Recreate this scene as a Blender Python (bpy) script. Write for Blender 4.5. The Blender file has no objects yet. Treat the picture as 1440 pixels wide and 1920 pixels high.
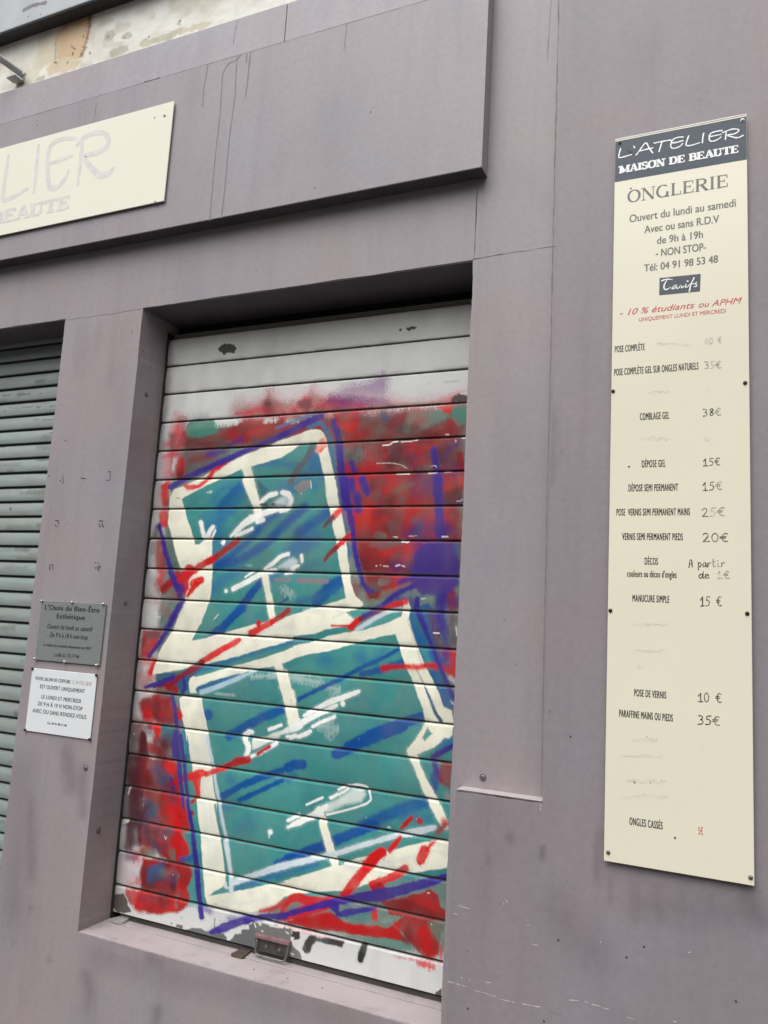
import bpy, bmesh, math, random
import numpy as np
from mathutils import Vector, Matrix

random.seed(7)
rng = np.random.default_rng(11)
sc = bpy.context.scene
C = sc.collection

# ------------------------------------------------------------------ camera
CAM_H = 1.62          # eye height above the pavement
CAM_D = 2.0           # metres from the shop front (plane y = 0)
FPX = 1488.53         # focal length in photo pixels (1440 x 1920)
YAW, PITCH, ROLL = 0.42814144, 0.14415004, 0.05702543


def cam_axes():
    ca, sa, cb, sb = math.cos(YAW), math.sin(YAW), math.cos(PITCH), math.sin(PITCH)
    R = np.array([[ca, -sa, 0], [sa, ca, 0], [0, 0, 1]]) @ np.array([[1, 0, 0], [0, cb, -sb], [0, sb, cb]])
    cc, s = math.cos(ROLL), math.sin(ROLL)
    return R @ np.array([cc, 0, s]), R @ np.array([-s, 0, cc]), R @ np.array([0, 1.0, 0])


AX_R, AX_U, AX_F = cam_axes()
cam_data = bpy.data.cameras.new("camera")
cam = bpy.data.objects.new("camera", cam_data)
C.objects.link(cam)
m = Matrix.Identity(4)
for i in range(3):
    m[i][0], m[i][1], m[i][2] = AX_R[i], AX_U[i], -AX_F[i]
m[0][3], m[1][3], m[2][3] = 0.0, -CAM_D, CAM_H
cam.matrix_world = m
cam_data.sensor_fit = 'VERTICAL'
cam_data.sensor_height = 36.0
cam_data.sensor_width = 27.0
cam_data.lens = 36.0 * FPX / 1920.0
cam_data.clip_start = 0.05
cam_data.clip_end = 2000
sc.camera = cam

# ------------------------------------------------------------------ sky, sun, exposure (overcast)
SUN_DIR = Vector((-0.08, -0.60, 1.0)).normalized()
world = bpy.data.worlds.new("World")
sc.world = world
world.use_nodes = True
wn = world.node_tree
wn.nodes.clear()
w_out = wn.nodes.new("ShaderNodeOutputWorld")
w_bg = wn.nodes.new("ShaderNodeBackground")
w_sky = wn.nodes.new("ShaderNodeTexSky")
w_sky.sky_type = 'NISHITA'
w_sky.sun_disc = False
w_sky.sun_elevation = math.asin(SUN_DIR.z)
w_sky.sun_rotation = math.atan2(SUN_DIR.x, SUN_DIR.y)
w_sky.air_density = 1.0
w_sky.dust_density = 4.0
w_hsv = wn.nodes.new("ShaderNodeHueSaturation")
w_hsv.inputs["Saturation"].default_value = 0.22
w_bg.inputs["Strength"].default_value = 0.105
wn.links.new(w_sky.outputs[0], w_hsv.inputs["Color"])
# an overcast sky is brighter overhead than at the horizon
w_tc = wn.nodes.new("ShaderNodeTexCoord")
w_sep = wn.nodes.new("ShaderNodeSeparateXYZ")
w_mr = wn.nodes.new("ShaderNodeMapRange")
w_mr.inputs["To Min"].default_value = 0.7
w_mr.inputs["To Max"].default_value = 1.5
w_mul = wn.nodes.new("ShaderNodeVectorMath")
w_mul.operation = 'SCALE'
wn.links.new(w_tc.outputs["Generated"], w_sep.inputs[0])
wn.links.new(w_sep.outputs["Z"], w_mr.inputs["Value"])
wn.links.new(w_hsv.outputs[0], w_mul.inputs[0])
wn.links.new(w_mr.outputs[0], w_mul.inputs["Scale"])
wn.links.new(w_mul.outputs[0], w_bg.inputs["Color"])
wn.links.new(w_bg.outputs[0], w_out.inputs[0])

sun_data = bpy.data.lights.new("sun", 'SUN')
sun_data.energy = 1.1
sun_data.angle = math.radians(64)
sun_data.color = (1.0, 0.97, 0.93)
sun = bpy.data.objects.new("sun", sun_data)
sun.rotation_euler = SUN_DIR.to_track_quat('Z', 'Y').to_euler()
sun.location = (0, -4, 9)
C.objects.link(sun)

sc.view_settings.view_transform = 'Standard'
sc.view_settings.look = 'None'
sc.view_settings.exposure = 0.66
sc.view_settings.gamma = 1.0
sc.view_settings.use_curve_mapping = False

# ------------------------------------------------------------------ measuring helpers
# pixel windows of the photograph in which things were measured: origin x, origin y, photo pixels per window pixel
REG = {'P': (0, 0, 1.0), 'A': (280, 680, 310 / 1440), 'B': (580, 680, 310 / 1440), 'C': (260, 900, 310 / 1440),
       'D': (560, 900, 310 / 1440), 'E': (240, 1140, 310 / 1440), 'F': (550, 1120, 310 / 1440),
       'G': (220, 1380, 310 / 1440), 'H': (540, 1360, 310 / 1440), 'I': (205, 1580, 330 / 1440),
       'J': (520, 1580, 330 / 1440), 'K': (0, 180, 340 / 1440), 'L': (1220, 500, 110 / 1440),
       'M': (1140, 200, 280 / 1440), 'N': (1120, 200, 1 / 4.5), 'O': (1120, 600, 1 / 4.5), 'Q': (1120, 960, 1 / 4.5),
       'R': (1100, 1280, 340 / 1440), 'S': (30, 1100, 200 / 1280), 'T': (0, 580, 1 / 3), 'U': (0, 1080, 1 / 3),
       'V': (0, 0, 0.5), 'W': (720, 0, 0.5), 'X': (720, 1350, 0.5), 'Y': (240, 540, 1 / 6), 'Z': (740, 480, 1 / 4.5),
       'a': (0, 0, 340 / 1440), 'b': (120, 1640, 300 / 1440), 'c': (400, 1720, 1 / 6), 'd': (620, 1720, 260 / 1440),
       'e': (820, 1420, 1 / 6), 'f': (780, 240, 300 / 1440), 'g': (0, 60, 1 / 12), 'h': (0, 590, 1 / 6)}


def px(s):
    """'A 12,34 56,78' -> photo pixels"""
    out, reg = [], REG['P']
    for tok in s.split():
        if ',' in tok:
            x, y = tok.split(',')
            out.append((reg[0] + float(x) * reg[2], reg[1] + float(y) * reg[2]))
        else:
            reg = REG[tok]
    return out


def at(x, y, Y):
    """the point seen at photo pixel (x, y) on the upright plane y = Y"""
    d = AX_R * ((x - 720) / FPX) - AX_U * ((y - 960) / FPX) + AX_F
    t = (CAM_D + Y) / d[1]
    return (d[0] * t, Y, CAM_H + d[2] * t)


def wall(s, Y):
    return [(p[0], p[2]) for p in (at(x, y, Y) for x, y in px(s))]


def unit(x, y, Y):
    """metres per photo pixel near a pixel on plane Y"""
    a, b, c = at(x, y, Y), at(x + 2, y, Y), at(x, y + 2, Y)
    return 0.5 * math.sqrt(abs((b[0] - a[0]) * (c[2] - a[2]) - (b[2] - a[2]) * (c[0] - a[0])))


def lin(c):
    c = np.asarray(c, float) / 255.0
    return np.where(c <= 0.04045, c / 12.92, ((c + 0.055) / 1.055) ** 2.4)


def vnoise(X, Z, scale, seed):
    r = np.random.default_rng(seed)
    tab = r.random((257, 257))
    x, z = X * scale, Z * scale
    xi, zi = np.floor(x).astype(int), np.floor(z).astype(int)
    fx, fz = x - xi, z - zi
    fx, fz = fx * fx * (3 - 2 * fx), fz * fz * (3 - 2 * fz)
    g = lambda a, b: tab[a % 257, b % 257]
    return (g(xi, zi) * (1 - fx) + g(xi + 1, zi) * fx) * (1 - fz) + (g(xi, zi + 1) * (1 - fx) + g(xi + 1, zi + 1) * fx) * fz


# ------------------------------------------------------------------ materials
def new_mat(name, rough=0.5, metal=0.0, spec=0.5):
    mt = bpy.data.materials.new(name)
    mt.use_nodes = True
    nt = mt.node_tree
    b = nt.nodes["Principled BSDF"]
    b.inputs["Roughness"].default_value = rough
    b.inputs["Metallic"].default_value = metal
    b.inputs["Specular IOR Level"].default_value = spec
    return mt, nt, b


def nd(nt, kind, **kw):
    n = nt.nodes.new(kind)
    for k, v in kw.items():
        if k in n.inputs.keys():
            n.inputs[k].default_value = v
        else:
            setattr(n, k, v)
    return n


def noise_col(nt, c0, c1, scale, detail=4.0, stretch=(1, 1, 1), lo=0.3, hi=0.7, src=None):
    tc = nd(nt, "ShaderNodeTexCoord")
    mp = nd(nt, "ShaderNodeMapping")
    mp.inputs["Scale"].default_value = stretch
    nt.links.new(tc.outputs["Object"], mp.inputs[0])
    no = nd(nt, "ShaderNodeTexNoise", Scale=scale, Detail=detail)
    nt.links.new(mp.outputs[0], no.inputs["Vector"])
    rp = nd(nt, "ShaderNodeValToRGB")
    rp.color_ramp.elements[0].position, rp.color_ramp.elements[1].position = lo, hi
    rp.color_ramp.elements[0].color = (*c0, 1)
    rp.color_ramp.elements[1].color = (*c1, 1)
    nt.links.new(no.outputs["Fac"], rp.inputs[0])
    return rp.outputs[0], no


def mul(nt, a, b, fac=1.0, mode='MULTIPLY'):
    mx = nd(nt, "ShaderNodeMix", data_type='RGBA', blend_type=mode)
    mx.inputs[0].default_value = fac
    nt.links.new(a, mx.inputs[6])
    nt.links.new(b, mx.inputs[7])
    return mx.outputs[2]


def bump(nt, bsdf, scale, strength, dist=0.002, detail=4.0, stretch=(1, 1, 1)):
    tc = nd(nt, "ShaderNodeTexCoord")
    mp = nd(nt, "ShaderNodeMapping")
    mp.inputs["Scale"].default_value = stretch
    nt.links.new(tc.outputs["Object"], mp.inputs[0])
    no = nd(nt, "ShaderNodeTexNoise", Scale=scale, Detail=detail)
    nt.links.new(mp.outputs[0], no.inputs["Vector"])
    bp = nd(nt, "ShaderNodeBump", Strength=strength, Distance=dist)
    nt.links.new(no.outputs["Fac"], bp.inputs["Height"])
    nt.links.new(bp.outputs[0], bsdf.inputs["Normal"])


def flat(name, rgb, rough=0.5, metal=0.0, var=0.08, scale=30.0, spec=0.5, bstr=0.0, bscale=200.0):
    mt, nt, b = new_mat(name, rough, metal, spec)
    c = lin(rgb)
    col, _ = noise_col(nt, tuple(c * (1 - var)), tuple(np.minimum(c * (1 + var), 1)), scale)
    nt.links.new(col, b.inputs["Base Color"])
    if bstr:
        bump(nt, b, bscale, bstr)
    return mt


def attr_mul(nt, col, name="paint"):
    at_ = nd(nt, "ShaderNodeAttribute", attribute_name=name)
    return mul(nt, col, at_.outputs["Color"])


def plum(name, rgb, rough):
    mt, nt, b = new_mat(name, rough, 0, 0.5)
    c = lin(rgb)
    warm, cool = c * np.array([1.05, 0.985, 0.97]), c * np.array([0.955, 1.0, 1.03])
    col, _ = noise_col(nt, tuple(warm), tuple(cool), 2.3, 5)
    st, _ = noise_col(nt, (.93, .93, .93), (1.0, 1.0, 1.0), 7.0, 5, (1, 1, 0.12), 0.3, 0.6)
    col = mul(nt, col, st)
    fine, _ = noise_col(nt, (.945, .94, .945), (1.035, 1.035, 1.035), 60, 6)
    col = mul(nt, col, fine)
    grain, _ = noise_col(nt, (.95, .95, .95), (1.04, 1.04, 1.04), 420, 3)
    col = mul(nt, col, grain)
    dirt, _ = noise_col(nt, (.80, .79, .81), (1, 1, 1), 4.5, 7, (1, 1, .6), 0.27, 0.46)
    col = mul(nt, col, dirt, 0.5)
    run, _ = noise_col(nt, (.88, .87, .88), (1, 1, 1), 26, 5, (1, 1, .035), 0.30, 0.45)
    col = mul(nt, col, run, 0.4)
    pale, _ = noise_col(nt, (1, 1, 1), (1.10, 1.09, 1.11), 3.1, 6, (1, 1, .5), 0.52, 0.70)
    col = mul(nt, col, pale, 0.4)
    speck, _ = noise_col(nt, (.70, .68, .69), (1, 1, 1), 95, 2, (1, 1, 1), 0.235, 0.27)
    col = mul(nt, col, speck, 0.8)
    col = attr_mul(nt, col)
    nt.links.new(col, b.inputs["Base Color"])
    bump(nt, b, 70, 0.10, 0.003, 8)
    return mt


M = {}
M['plum'] = plum("plum_paint", (142, 135, 139), 0.54)
M['plum_front'] = plum("plum_front_paint", (153, 146, 149), 0.50)
M['plum_panel'] = plum("plum_panel_paint", (152, 146, 150), 0.46)
M['plum_band'] = plum("plum_band_paint", (162, 156, 161), 0.46)
M['crack'] = flat("hairline_crack", (74, 62, 66), 0.9)
M['drip'] = flat("dirt_streak", (130, 120, 125), 0.7)
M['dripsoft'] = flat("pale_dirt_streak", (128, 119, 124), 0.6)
M['chipwhite'] = flat("bare_white_filler", (196, 188, 190), 0.8)
M['residue'] = flat("tape_residue", (52, 44, 48), 0.8)
M['dark'] = flat("dark_void", (22, 20, 20), 0.9)
M['guide'] = flat("dark_guide_rail", (34, 32, 31), 0.7, 0.0)
M['rail'] = flat("dull_grey_rail", (128, 128, 118), 0.6, 0.3)
M['screw'] = flat("painted_screw", (122, 112, 116), 0.35, 0.4)
M['zinc'] = flat("zinc_screw", (150, 150, 148), 0.35, 0.9)
M['darkscrew'] = flat("tarnished_screw", (70, 66, 62), 0.4, 0.7)
M['chrome'] = flat("chrome_cap", (205, 205, 205), 0.18, 1.0)
M['blackcap'] = flat("dark_cap", (48, 40, 40), 0.45, 0.3)
M['cream'] = flat("cream_board", (231, 227, 206), 0.16, 0, 0.012, 4)
M['creamsign'] = flat("cream_sign", (235, 233, 216), 0.14, 0, 0.012, 3)
M['edge'] = flat("board_edge", (246, 245, 242), 0.4)
M['slate'] = flat("slate_print", (86, 94, 104), 0.35, 0, 0.03, 20, 0.2)
M['slatebox'] = flat("slate_box", (80, 86, 92), 0.2, 0, 0.08, 40)
M['ink_white'] = flat("white_ink", (243, 245, 245), 0.3)
M['ink_grey'] = flat("grey_ink", (106, 106, 102), 0.35, 0, 0.15, 90)
M['ink_black'] = flat("black_ink", (38, 37, 38), 0.4, 0, 0.5, 150)
M['ink_red'] = flat("red_ink", (205, 62, 74), 0.4)
M['ink_ghost'] = flat("erased_ink", (226, 221, 199), 0.25)
M['ink_faded'] = flat("faded_lilac_ink", (219, 216, 212), 0.16)
for t, v in (('pen3', 70), ('pen2', 112), ('pen1', 160), ('pen0', 190)):
    M[t] = flat("marker_" + t, (v, v - 1, v - 10), 0.5, 0, 0.35, 120)
M['white_plate'] = flat("white_plate", (222, 226, 229), 0.3, 0, 0.02, 8)
M['bracket'] = flat("galvanised_bracket", (172, 176, 174), 0.5, 0.15, 0.15, 40)
M['rod'] = flat("black_rod", (34, 32, 34), 0.6)
M['cassette'] = flat("grey_awning_metal", (176, 182, 185), 0.5, 0.0, 0.08, 9)
mt, nt, b = new_mat("sill_paint", 0.55)
c = lin((166, 157, 159))
col, _ = noise_col(nt, tuple(c * .93), tuple(c * 1.04), 9, 6)
d1, _ = noise_col(nt, (.66, .64, .63), (1, 1, 1), 16, 7, (1, 1, 1), .28, .44)
d2, _ = noise_col(nt, (.5, .48, .47), (1, 1, 1), 130, 3, (1, 1, 1), .24, .30)
nt.links.new(mul(nt, mul(nt, col, d1, .55), d2, .9), b.inputs["Base Color"])
bump(nt, b, 60, .15, .002, 6)
M['sill'] = mt

# brushed plaque
mt, nt, b = new_mat("brushed_plaque", 0.34, 0.35)
col, _ = noise_col(nt, tuple(lin((134, 140, 138))), tuple(lin((158, 164, 162))), 30, 3, (1, 1, 40))
nt.links.new(col, b.inputs["Base Color"])
M['plaque'] = mt
# sprayed shutter: colour comes from the paint layers on the mesh
mt, nt, b = new_mat("sprayed_shutter_paint", 0.5, 0, 0.18)
base, _ = noise_col(nt, (.955, .955, .955), (1.02, 1.02, 1.02), 18, 5)
gr, _ = noise_col(nt, (.97, .97, .97), (1.02, 1.02, 1.02), 300, 2, (1, 1, .25))
nt.links.new(attr_mul(nt, mul(nt, base, gr)), b.inputs["Base Color"])
bump(nt, b, 320, 0.06, 0.001, 2, (1, 1, .2))
M['graffiti'] = mt
mt, nt, b = new_mat("weathered_galvanised_slats", 0.5, 0.25, 0.4)
c = lin((150, 161, 159))
base, _ = noise_col(nt, tuple(c * np.array([1.02, .93, .9])), tuple(c * np.array([.97, 1.03, 1.03])), 9, 6, (1, 1, 2.2))
sm, _ = noise_col(nt, (.86, .87, .87), (1.04, 1.04, 1.04), 40, 5, (.22, 1, 1.3))
nt.links.new(attr_mul(nt, mul(nt, base, sm)), b.inputs["Base Color"])
M['slat'] = mt
mt, nt, b = new_mat("old_plaster", 0.85, 0, 0.3)
base, _ = noise_col(nt, (.9, .9, .88), (1.02, 1.02, 1.02), 14, 7)
nt.links.new(attr_mul(nt, base), b.inputs["Base Color"])
bump(nt, b, 35, 0.35, 0.006, 7)
M['plaster'] = mt


def tag(o, label=None, cat=None, group=None, kind=None):
    for k, v in (("label", label), ("category", cat), ("group", group), ("kind", kind)):
        if v:
            o[k] = v
    return o


def empty(name, loc):
    o = bpy.data.objects.new(name, None)
    o.location = loc
    o.empty_display_size = 0.1
    C.objects.link(o)
    return o


class MB:
    """collects geometry in world coordinates, then links it as ONE mesh object"""

    def __init__(s):
        s.v, s.f, s.m, s.c, s.off = [], [], [], {}, 0.0

    def add(s, vs, fs, mi=0, cols=None):
        n = len(s.v)
        s.v.extend([tuple(map(float, q)) for q in vs])
        s.f.extend([tuple(int(i) + n for i in f) for f in fs])
        s.m.extend([mi] * len(fs))
        if cols is not None:
            for i, c_ in enumerate(cols):
                s.c[n + i] = c_
        return n

    def box(s, x0, x1, y0, y1, z0, z1, mi=0, bev=0.0, seg=2):
        bm = bmesh.new()
        bmesh.ops.create_cube(bm, size=1.0)
        for v in bm.verts:
            v.co = Vector(((x0 + x1) / 2 + v.co.x * (x1 - x0), (y0 + y1) / 2 + v.co.y * (y1 - y0), (z0 + z1) / 2 + v.co.z * (z1 - z0)))
        if bev:
            bmesh.ops.bevel(bm, geom=bm.edges[:] + bm.verts[:], offset=bev, segments=seg, profile=0.6, affect='EDGES')
        s.bm(bm, mi)

    def bm(s, bm, mi=0):
        bm.verts.index_update()
        s.add([v.co[:] for v in bm.verts], [[v.index for v in f.verts] for f in bm.faces], mi)
        bm.free()

    def lathe(s, cx, y, cz, prof, mi=0, n=20, axis=(0, -1, 0)):
        """prof: (radius, distance from the wall) pairs"""
        q = Vector((0, 0, 1)).rotation_difference(Vector(axis))
        vs, fs = [], []
        for r_, h in prof:
            for k in range(n):
                a = 2 * math.pi * k / n
                p = q @ Vector((r_ * math.cos(a), r_ * math.sin(a), h))
                vs.append((cx + p.x, y + p.y, cz + p.z))
        for i in range(len(prof) - 1):
            for k in range(n):
                k2 = (k + 1) % n
                fs.append((i * n + k, i * n + k2, (i + 1) * n + k2, (i + 1) * n + k))
        fs.append([(len(prof) - 1) * n + k for k in range(n)])
        s.add(vs, fs, mi)

    def tube(s, pts, r_, mi=0, n=10):
        vs, fs = [], []
        for i, p in enumerate(pts):
            a, b_ = Vector(pts[max(i - 1, 0)]), Vector(pts[min(i + 1, len(pts) - 1)])
            t = (b_ - a).normalized()
            u_ = t.cross(Vector((0, 0.3, 1))).normalized()
            w_ = t.cross(u_)
            for k in range(n):
                an = 2 * math.pi * k / n
                q = Vector(p) + (u_ * math.cos(an) + w_ * math.sin(an)) * r_
                vs.append(q[:])
        for i in range(len(pts) - 1):
            for k in range(n):
                k2 = (k + 1) % n
                fs.append((i * n + k, i * n + k2, (i + 1) * n + k2, (i + 1) * n + k))
        fs.append(list(range(n)))
        fs.append([(len(pts) - 1) * n + k for k in range(n)])
        s.add(vs, fs, mi)

    # -- flat marks on an upright plane; every mark sits a hair above the one before
    def nexty(s, Y):
        s.off += 0.000003
        return Y - 0.0003 - s.off

    def poly(s, pts, Y, mi=0):
        y = s.nexty(Y)
        ar = sum(pts[i][0] * pts[(i + 1) % len(pts)][1] - pts[(i + 1) % len(pts)][0] * pts[i][1] for i in range(len(pts)))
        if ar < 0:
            pts = pts[::-1]
        s.add([(x, y, z) for x, z in pts], [list(range(len(pts)))], mi)

    def ribbon(s, pts, w, Y, mi=0, cap=True):
        """pts: (x, z); w: width in metres, one value or one per point"""
        p = np.array(pts, float)
        ws = np.full(len(p), w, float) if np.isscalar(w) else np.array(w, float)
        y = s.nexty(Y)
        d = np.gradient(p, axis=0)
        d /= np.maximum(np.hypot(d[:, 0], d[:, 1]), 1e-9)[:, None]
        nrm = np.stack([-d[:, 1], d[:, 0]], 1)
        L, Rr = p + nrm * ws[:, None] / 2, p - nrm * ws[:, None] / 2
        loop = list(map(tuple, Rr))
        vs = [(x, y, z) for x, z in list(map(tuple, L)) + loop]
        n = len(p)
        fs = [(i, n + i, n + i + 1, i + 1) for i in range(n - 1)]
        s.add(vs, fs, mi)
        if cap:
            for k, sg in ((0, -1), (n - 1, 1)):
                a0 = math.atan2(d[k][1] * sg, d[k][0] * sg)
                arc = [(p[k][0] + ws[k] / 2 * math.cos(a0 + t), y, p[k][1] + ws[k] / 2 * math.sin(a0 + t)) for t in np.linspace(-math.pi / 2, math.pi / 2, 7)]
                s.add(arc, [list(range(7))], mi)

    def grid(s, xs, zs, ys, mi=0, cols=None):
        """regular sheet facing -y; ys: one depth per row"""
        nx, nz = len(xs), len(zs)
        n = len(s.v)
        XX, ZZ = np.meshgrid(xs, zs)
        YY = np.broadcast_to(np.asarray(ys, float).reshape(nz, -1), XX.shape)
        s.v.extend(map(tuple, np.stack([XX, YY, ZZ], -1).reshape(-1, 3).tolist()))
        i = (np.arange(nz - 1)[:, None] * nx + np.arange(nx - 1)[None, :]).ravel() + n
        dn = zs[1] < zs[0]
        q = np.stack([i, i + nx, i + nx + 1, i + 1], 1) if dn else np.stack([i, i + 1, i + nx + 1, i + nx], 1)
        s.f.extend(map(tuple, q.tolist()))
        s.m.extend([mi] * len(q))
        if cols is not None:
            cc = cols.reshape(-1, 3).tolist()
            for k, c_ in enumerate(cc):
                s.c[n + k] = c_

    def build(s, name, mats, parent=None, smooth=False):
        me = bpy.data.meshes.new(name)
        me.from_pydata(s.v, [], s.f)
        for mm in (mats if isinstance(mats, (list, tuple)) else [mats]):
            me.materials.append(mm)
        me.polygons.foreach_set("material_index", s.m)
        if smooth:
            me.polygons.foreach_set("use_smooth", [True] * len(me.polygons))
        a = np.ones((len(s.v), 4), np.float32)
        if s.c:
            a[list(s.c.keys()), :3] = np.array(list(s.c.values()), np.float32)
        ca = me.attributes.new("paint", 'FLOAT_COLOR', 'POINT')
        ca.data.foreach_set("color", a.ravel())
        me.update()
        o = bpy.data.objects.new(name, me)
        C.objects.link(o)
        if parent:
            o.parent = parent
            if parent.type == 'EMPTY':
                o.matrix_parent_inverse = Matrix.Translation(-Vector(parent.location))
        return o


# ------------------------------------------------------------------ paint layers laid on a sheet
class Paint:
    def __init__(s, xs, zs, Y, base):
        s.Y = Y
        s.xs, s.zs = np.asarray(xs), np.asarray(zs)
        s.X, s.Z = np.meshgrid(s.xs, s.zs)
        s.col = np.ones(s.X.shape + (3,)) * np.asarray(base)
        s.grain = rng.random(s.X.shape)
        s.cover = None
        s.halo = 0.0
        ribs = rng.random((s.X.shape[0] // 9 + 2, s.X.shape[1]))
        s.ribs = np.repeat(ribs, 9, 0)[:s.X.shape[0]]

    def win(s, x0, x1, z0, z1):
        ix = np.where((s.xs >= x0) & (s.xs <= x1))[0]
        iz = np.where((s.zs >= z0) & (s.zs <= z1))[0]
        if len(ix) == 0 or len(iz) == 0:
            return None
        return slice(iz.min(), iz.max() + 1), slice(ix.min(), ix.max() + 1)

    def lay(s, sl, al, col, op, spray, ribs):
        if spray:
            t = s.grain[sl] * (1 - ribs) + s.ribs[sl] * ribs
            mid = 4 * al * (1 - al)
            al = np.clip(al + (t - 0.5) * spray * mid, 0, 1)
        if s.cover is not None:
            al = al * s.cover[sl]
        al = (al * op)[..., None]
        s.col[sl] = s.col[sl] * (1 - al) + np.asarray(col) * al

    def stroke(s, txt, w, rgb, soft=3.0, op=1.0, spray=0.5, ribs=0.35, k=None):
        """txt: a px() path; w, soft: in window pixels"""
        reg = REG[txt.split()[0]]
        if s.halo and op > .88 and soft < 30 and np.max(w) > 24:       # fine mist thrown beside the line
            hh, s.halo = s.halo, 0
            s.stroke(txt, np.asarray(w) * .9, rgb, 34 + np.max(w) * .5, hh, 2.2, .15, k)
            s.halo = hh
        P = px(txt)
        u = unit(*P[len(P) // 2], s.Y) * (k or reg[2])
        pts = np.array(wall(txt, s.Y))
        ws = np.full(len(pts), w, float) if np.isscalar(w) else np.interp(np.linspace(0, 1, len(pts)), np.linspace(0, 1, len(w)), w)
        ws, so = ws * u, max(soft * u, 0.0018)
        if len(pts) > 2:                      # round the corners
            pts2, ws2 = [pts[0]], [ws[0]]
            for i in range(1, len(pts) - 1):
                for f in (0.3, 0.15):
                    pts2.append(pts[i] * (1 - f) + pts[i - 1] * f); ws2.append(ws[i])
                for f in (0.15, 0.3):
                    pts2.append(pts[i] * (1 - f) + pts[i + 1] * f); ws2.append(ws[i])
            pts2.append(pts[-1]); ws2.append(ws[-1])
            pts, ws = np.array(pts2), np.array(ws2)
        if len(pts) == 1:
            pts, ws = np.vstack([pts, pts + 1e-5]), np.array([ws[0]] * 2)
        mg = ws.max() / 2 + so * 1.2
        sl = s.win(pts[:, 0].min() - mg, pts[:, 0].max() + mg, pts[:, 1].min() - mg, pts[:, 1].max() + mg)
        if sl is None:
            return
        X, Z = s.X[sl], s.Z[sl]
        wob = (vnoise(X, Z, 70, 5) - 0.5) * min(0.004, ws.min() * .2)
        best = np.full(X.shape, -1e9)
        for i in range(len(pts) - 1):
            a, b_ = pts[i], pts[i + 1]
            d = b_ - a
            t = np.clip(((X - a[0]) * d[0] + (Z - a[1]) * d[1]) / max(d @ d, 1e-12), 0, 1)
            dist = np.hypot(X - a[0] - t * d[0], Z - a[1] - t * d[1])
            best = np.maximum(best, (ws[i] * (1 - t) + ws[i + 1] * t) / 2 - dist)
        al = np.clip((best + wob) / so + 0.5, 0, 1)
        al = al * al * (3 - 2 * al)
        s.lay(sl, al, lin(rgb), op, spray, ribs)

    def fill(s, txt, rgb, soft=3.0, op=1.0, spray=0.5, ribs=0.35, wobble=0.003, wsc=40):
        reg = REG[txt.split()[0]]
        P = px(txt)
        u = unit(*P[len(P) // 2], s.Y) * reg[2]
        pts = np.array(wall(txt, s.Y))
        so = max(soft * u, 0.0018)
        mg = so * 1.2 + wobble
        sl = s.win(pts[:, 0].min() - mg, pts[:, 0].max() + mg, pts[:, 1].min() - mg, pts[:, 1].max() + mg)
        if sl is None:
            return
        X, Z = s.X[sl], s.Z[sl]
        dist = np.full(X.shape, 1e9)
        ins = np.zeros(X.shape, bool)
        n = len(pts)
        for i in range(n):
            a, b_ = pts[i], pts[(i + 1) % n]
            d = b_ - a
            t = np.clip(((X - a[0]) * d[0] + (Z - a[1]) * d[1]) / max(d @ d, 1e-12), 0, 1)
            dist = np.minimum(dist, np.hypot(X - a[0] - t * d[0], Z - a[1] - t * d[1]))
            if a[1] != b_[1]:
                c_ = (a[1] > Z) != (b_[1] > Z)
                ins ^= c_ & (X < (b_[0] - a[0]) * (Z - a[1]) / (b_[1] - a[1]) + a[0])
        sd = np.where(ins, dist, -dist) + (vnoise(X, Z, wsc, 3) - 0.5) * 2 * wobble
        al = np.clip(sd / so + 0.5, 0, 1)
        al = al * al * (3 - 2 * al)
        s.lay(sl, al, lin(rgb), op, spray, ribs)


# ------------------------------------------------------------------ lettering
_tc = bpy.data.curves.new("lettering_source", 'FONT')
_to = bpy.data.objects.new("lettering_source", _tc)
C.objects.link(_to)


def text_geo(body, space=1.0):
    _tc.body = body
    _tc.space_character = space
    dg = bpy.context.evaluated_depsgraph_get()
    dg.update()
    me = bpy.data.meshes.new_from_object(_to.evaluated_get(dg))
    v = np.array([q.co[:2] for q in me.vertices])
    f = [tuple(p.vertices) for p in me.polygons]
    bpy.data.meshes.remove(me)
    return v, f


def put_text(mb, body, base, cap, Y, mi=0, shear=0.0, bold=0.0, space=1.0):
    """base: px path with the left and right end of the baseline; cap: capital height in the same window's pixels"""
    reg = REG[base.split()[0]]
    P = px(base)
    v, f = text_geo(body, space)
    a, b_ = at(*P[0], Y), at(*P[1], Y)
    z0 = (a[2] + b_[2]) / 2
    mid = ((P[0][0] + P[1][0]) / 2, (P[0][1] + P[1][1]) / 2)
    h = at(mid[0], mid[1] - cap * reg[2], Y)[2] - at(*mid, Y)[2]
    v = v.copy()
    v[:, 0] += v[:, 1] * shear
    x0, x1 = v[:, 0].min(), v[:, 0].max()
    for dx in ((0,) if not bold else (-bold, 0, bold)):
        y = mb.nexty(Y)
        mb.add([(a[0] + dx + (q[0] - x0) / (x1 - x0) * (b_[0] - a[0]), y, z0 + q[1] / 0.682 * h) for q in v], f, mi)


def arc(cx, cy, rx, ry, a0, a1, n=14):
    return [(cx + rx * math.cos(math.radians(t)), cy + ry * math.sin(math.radians(t))) for t in np.linspace(a0, a1, n)]


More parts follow.
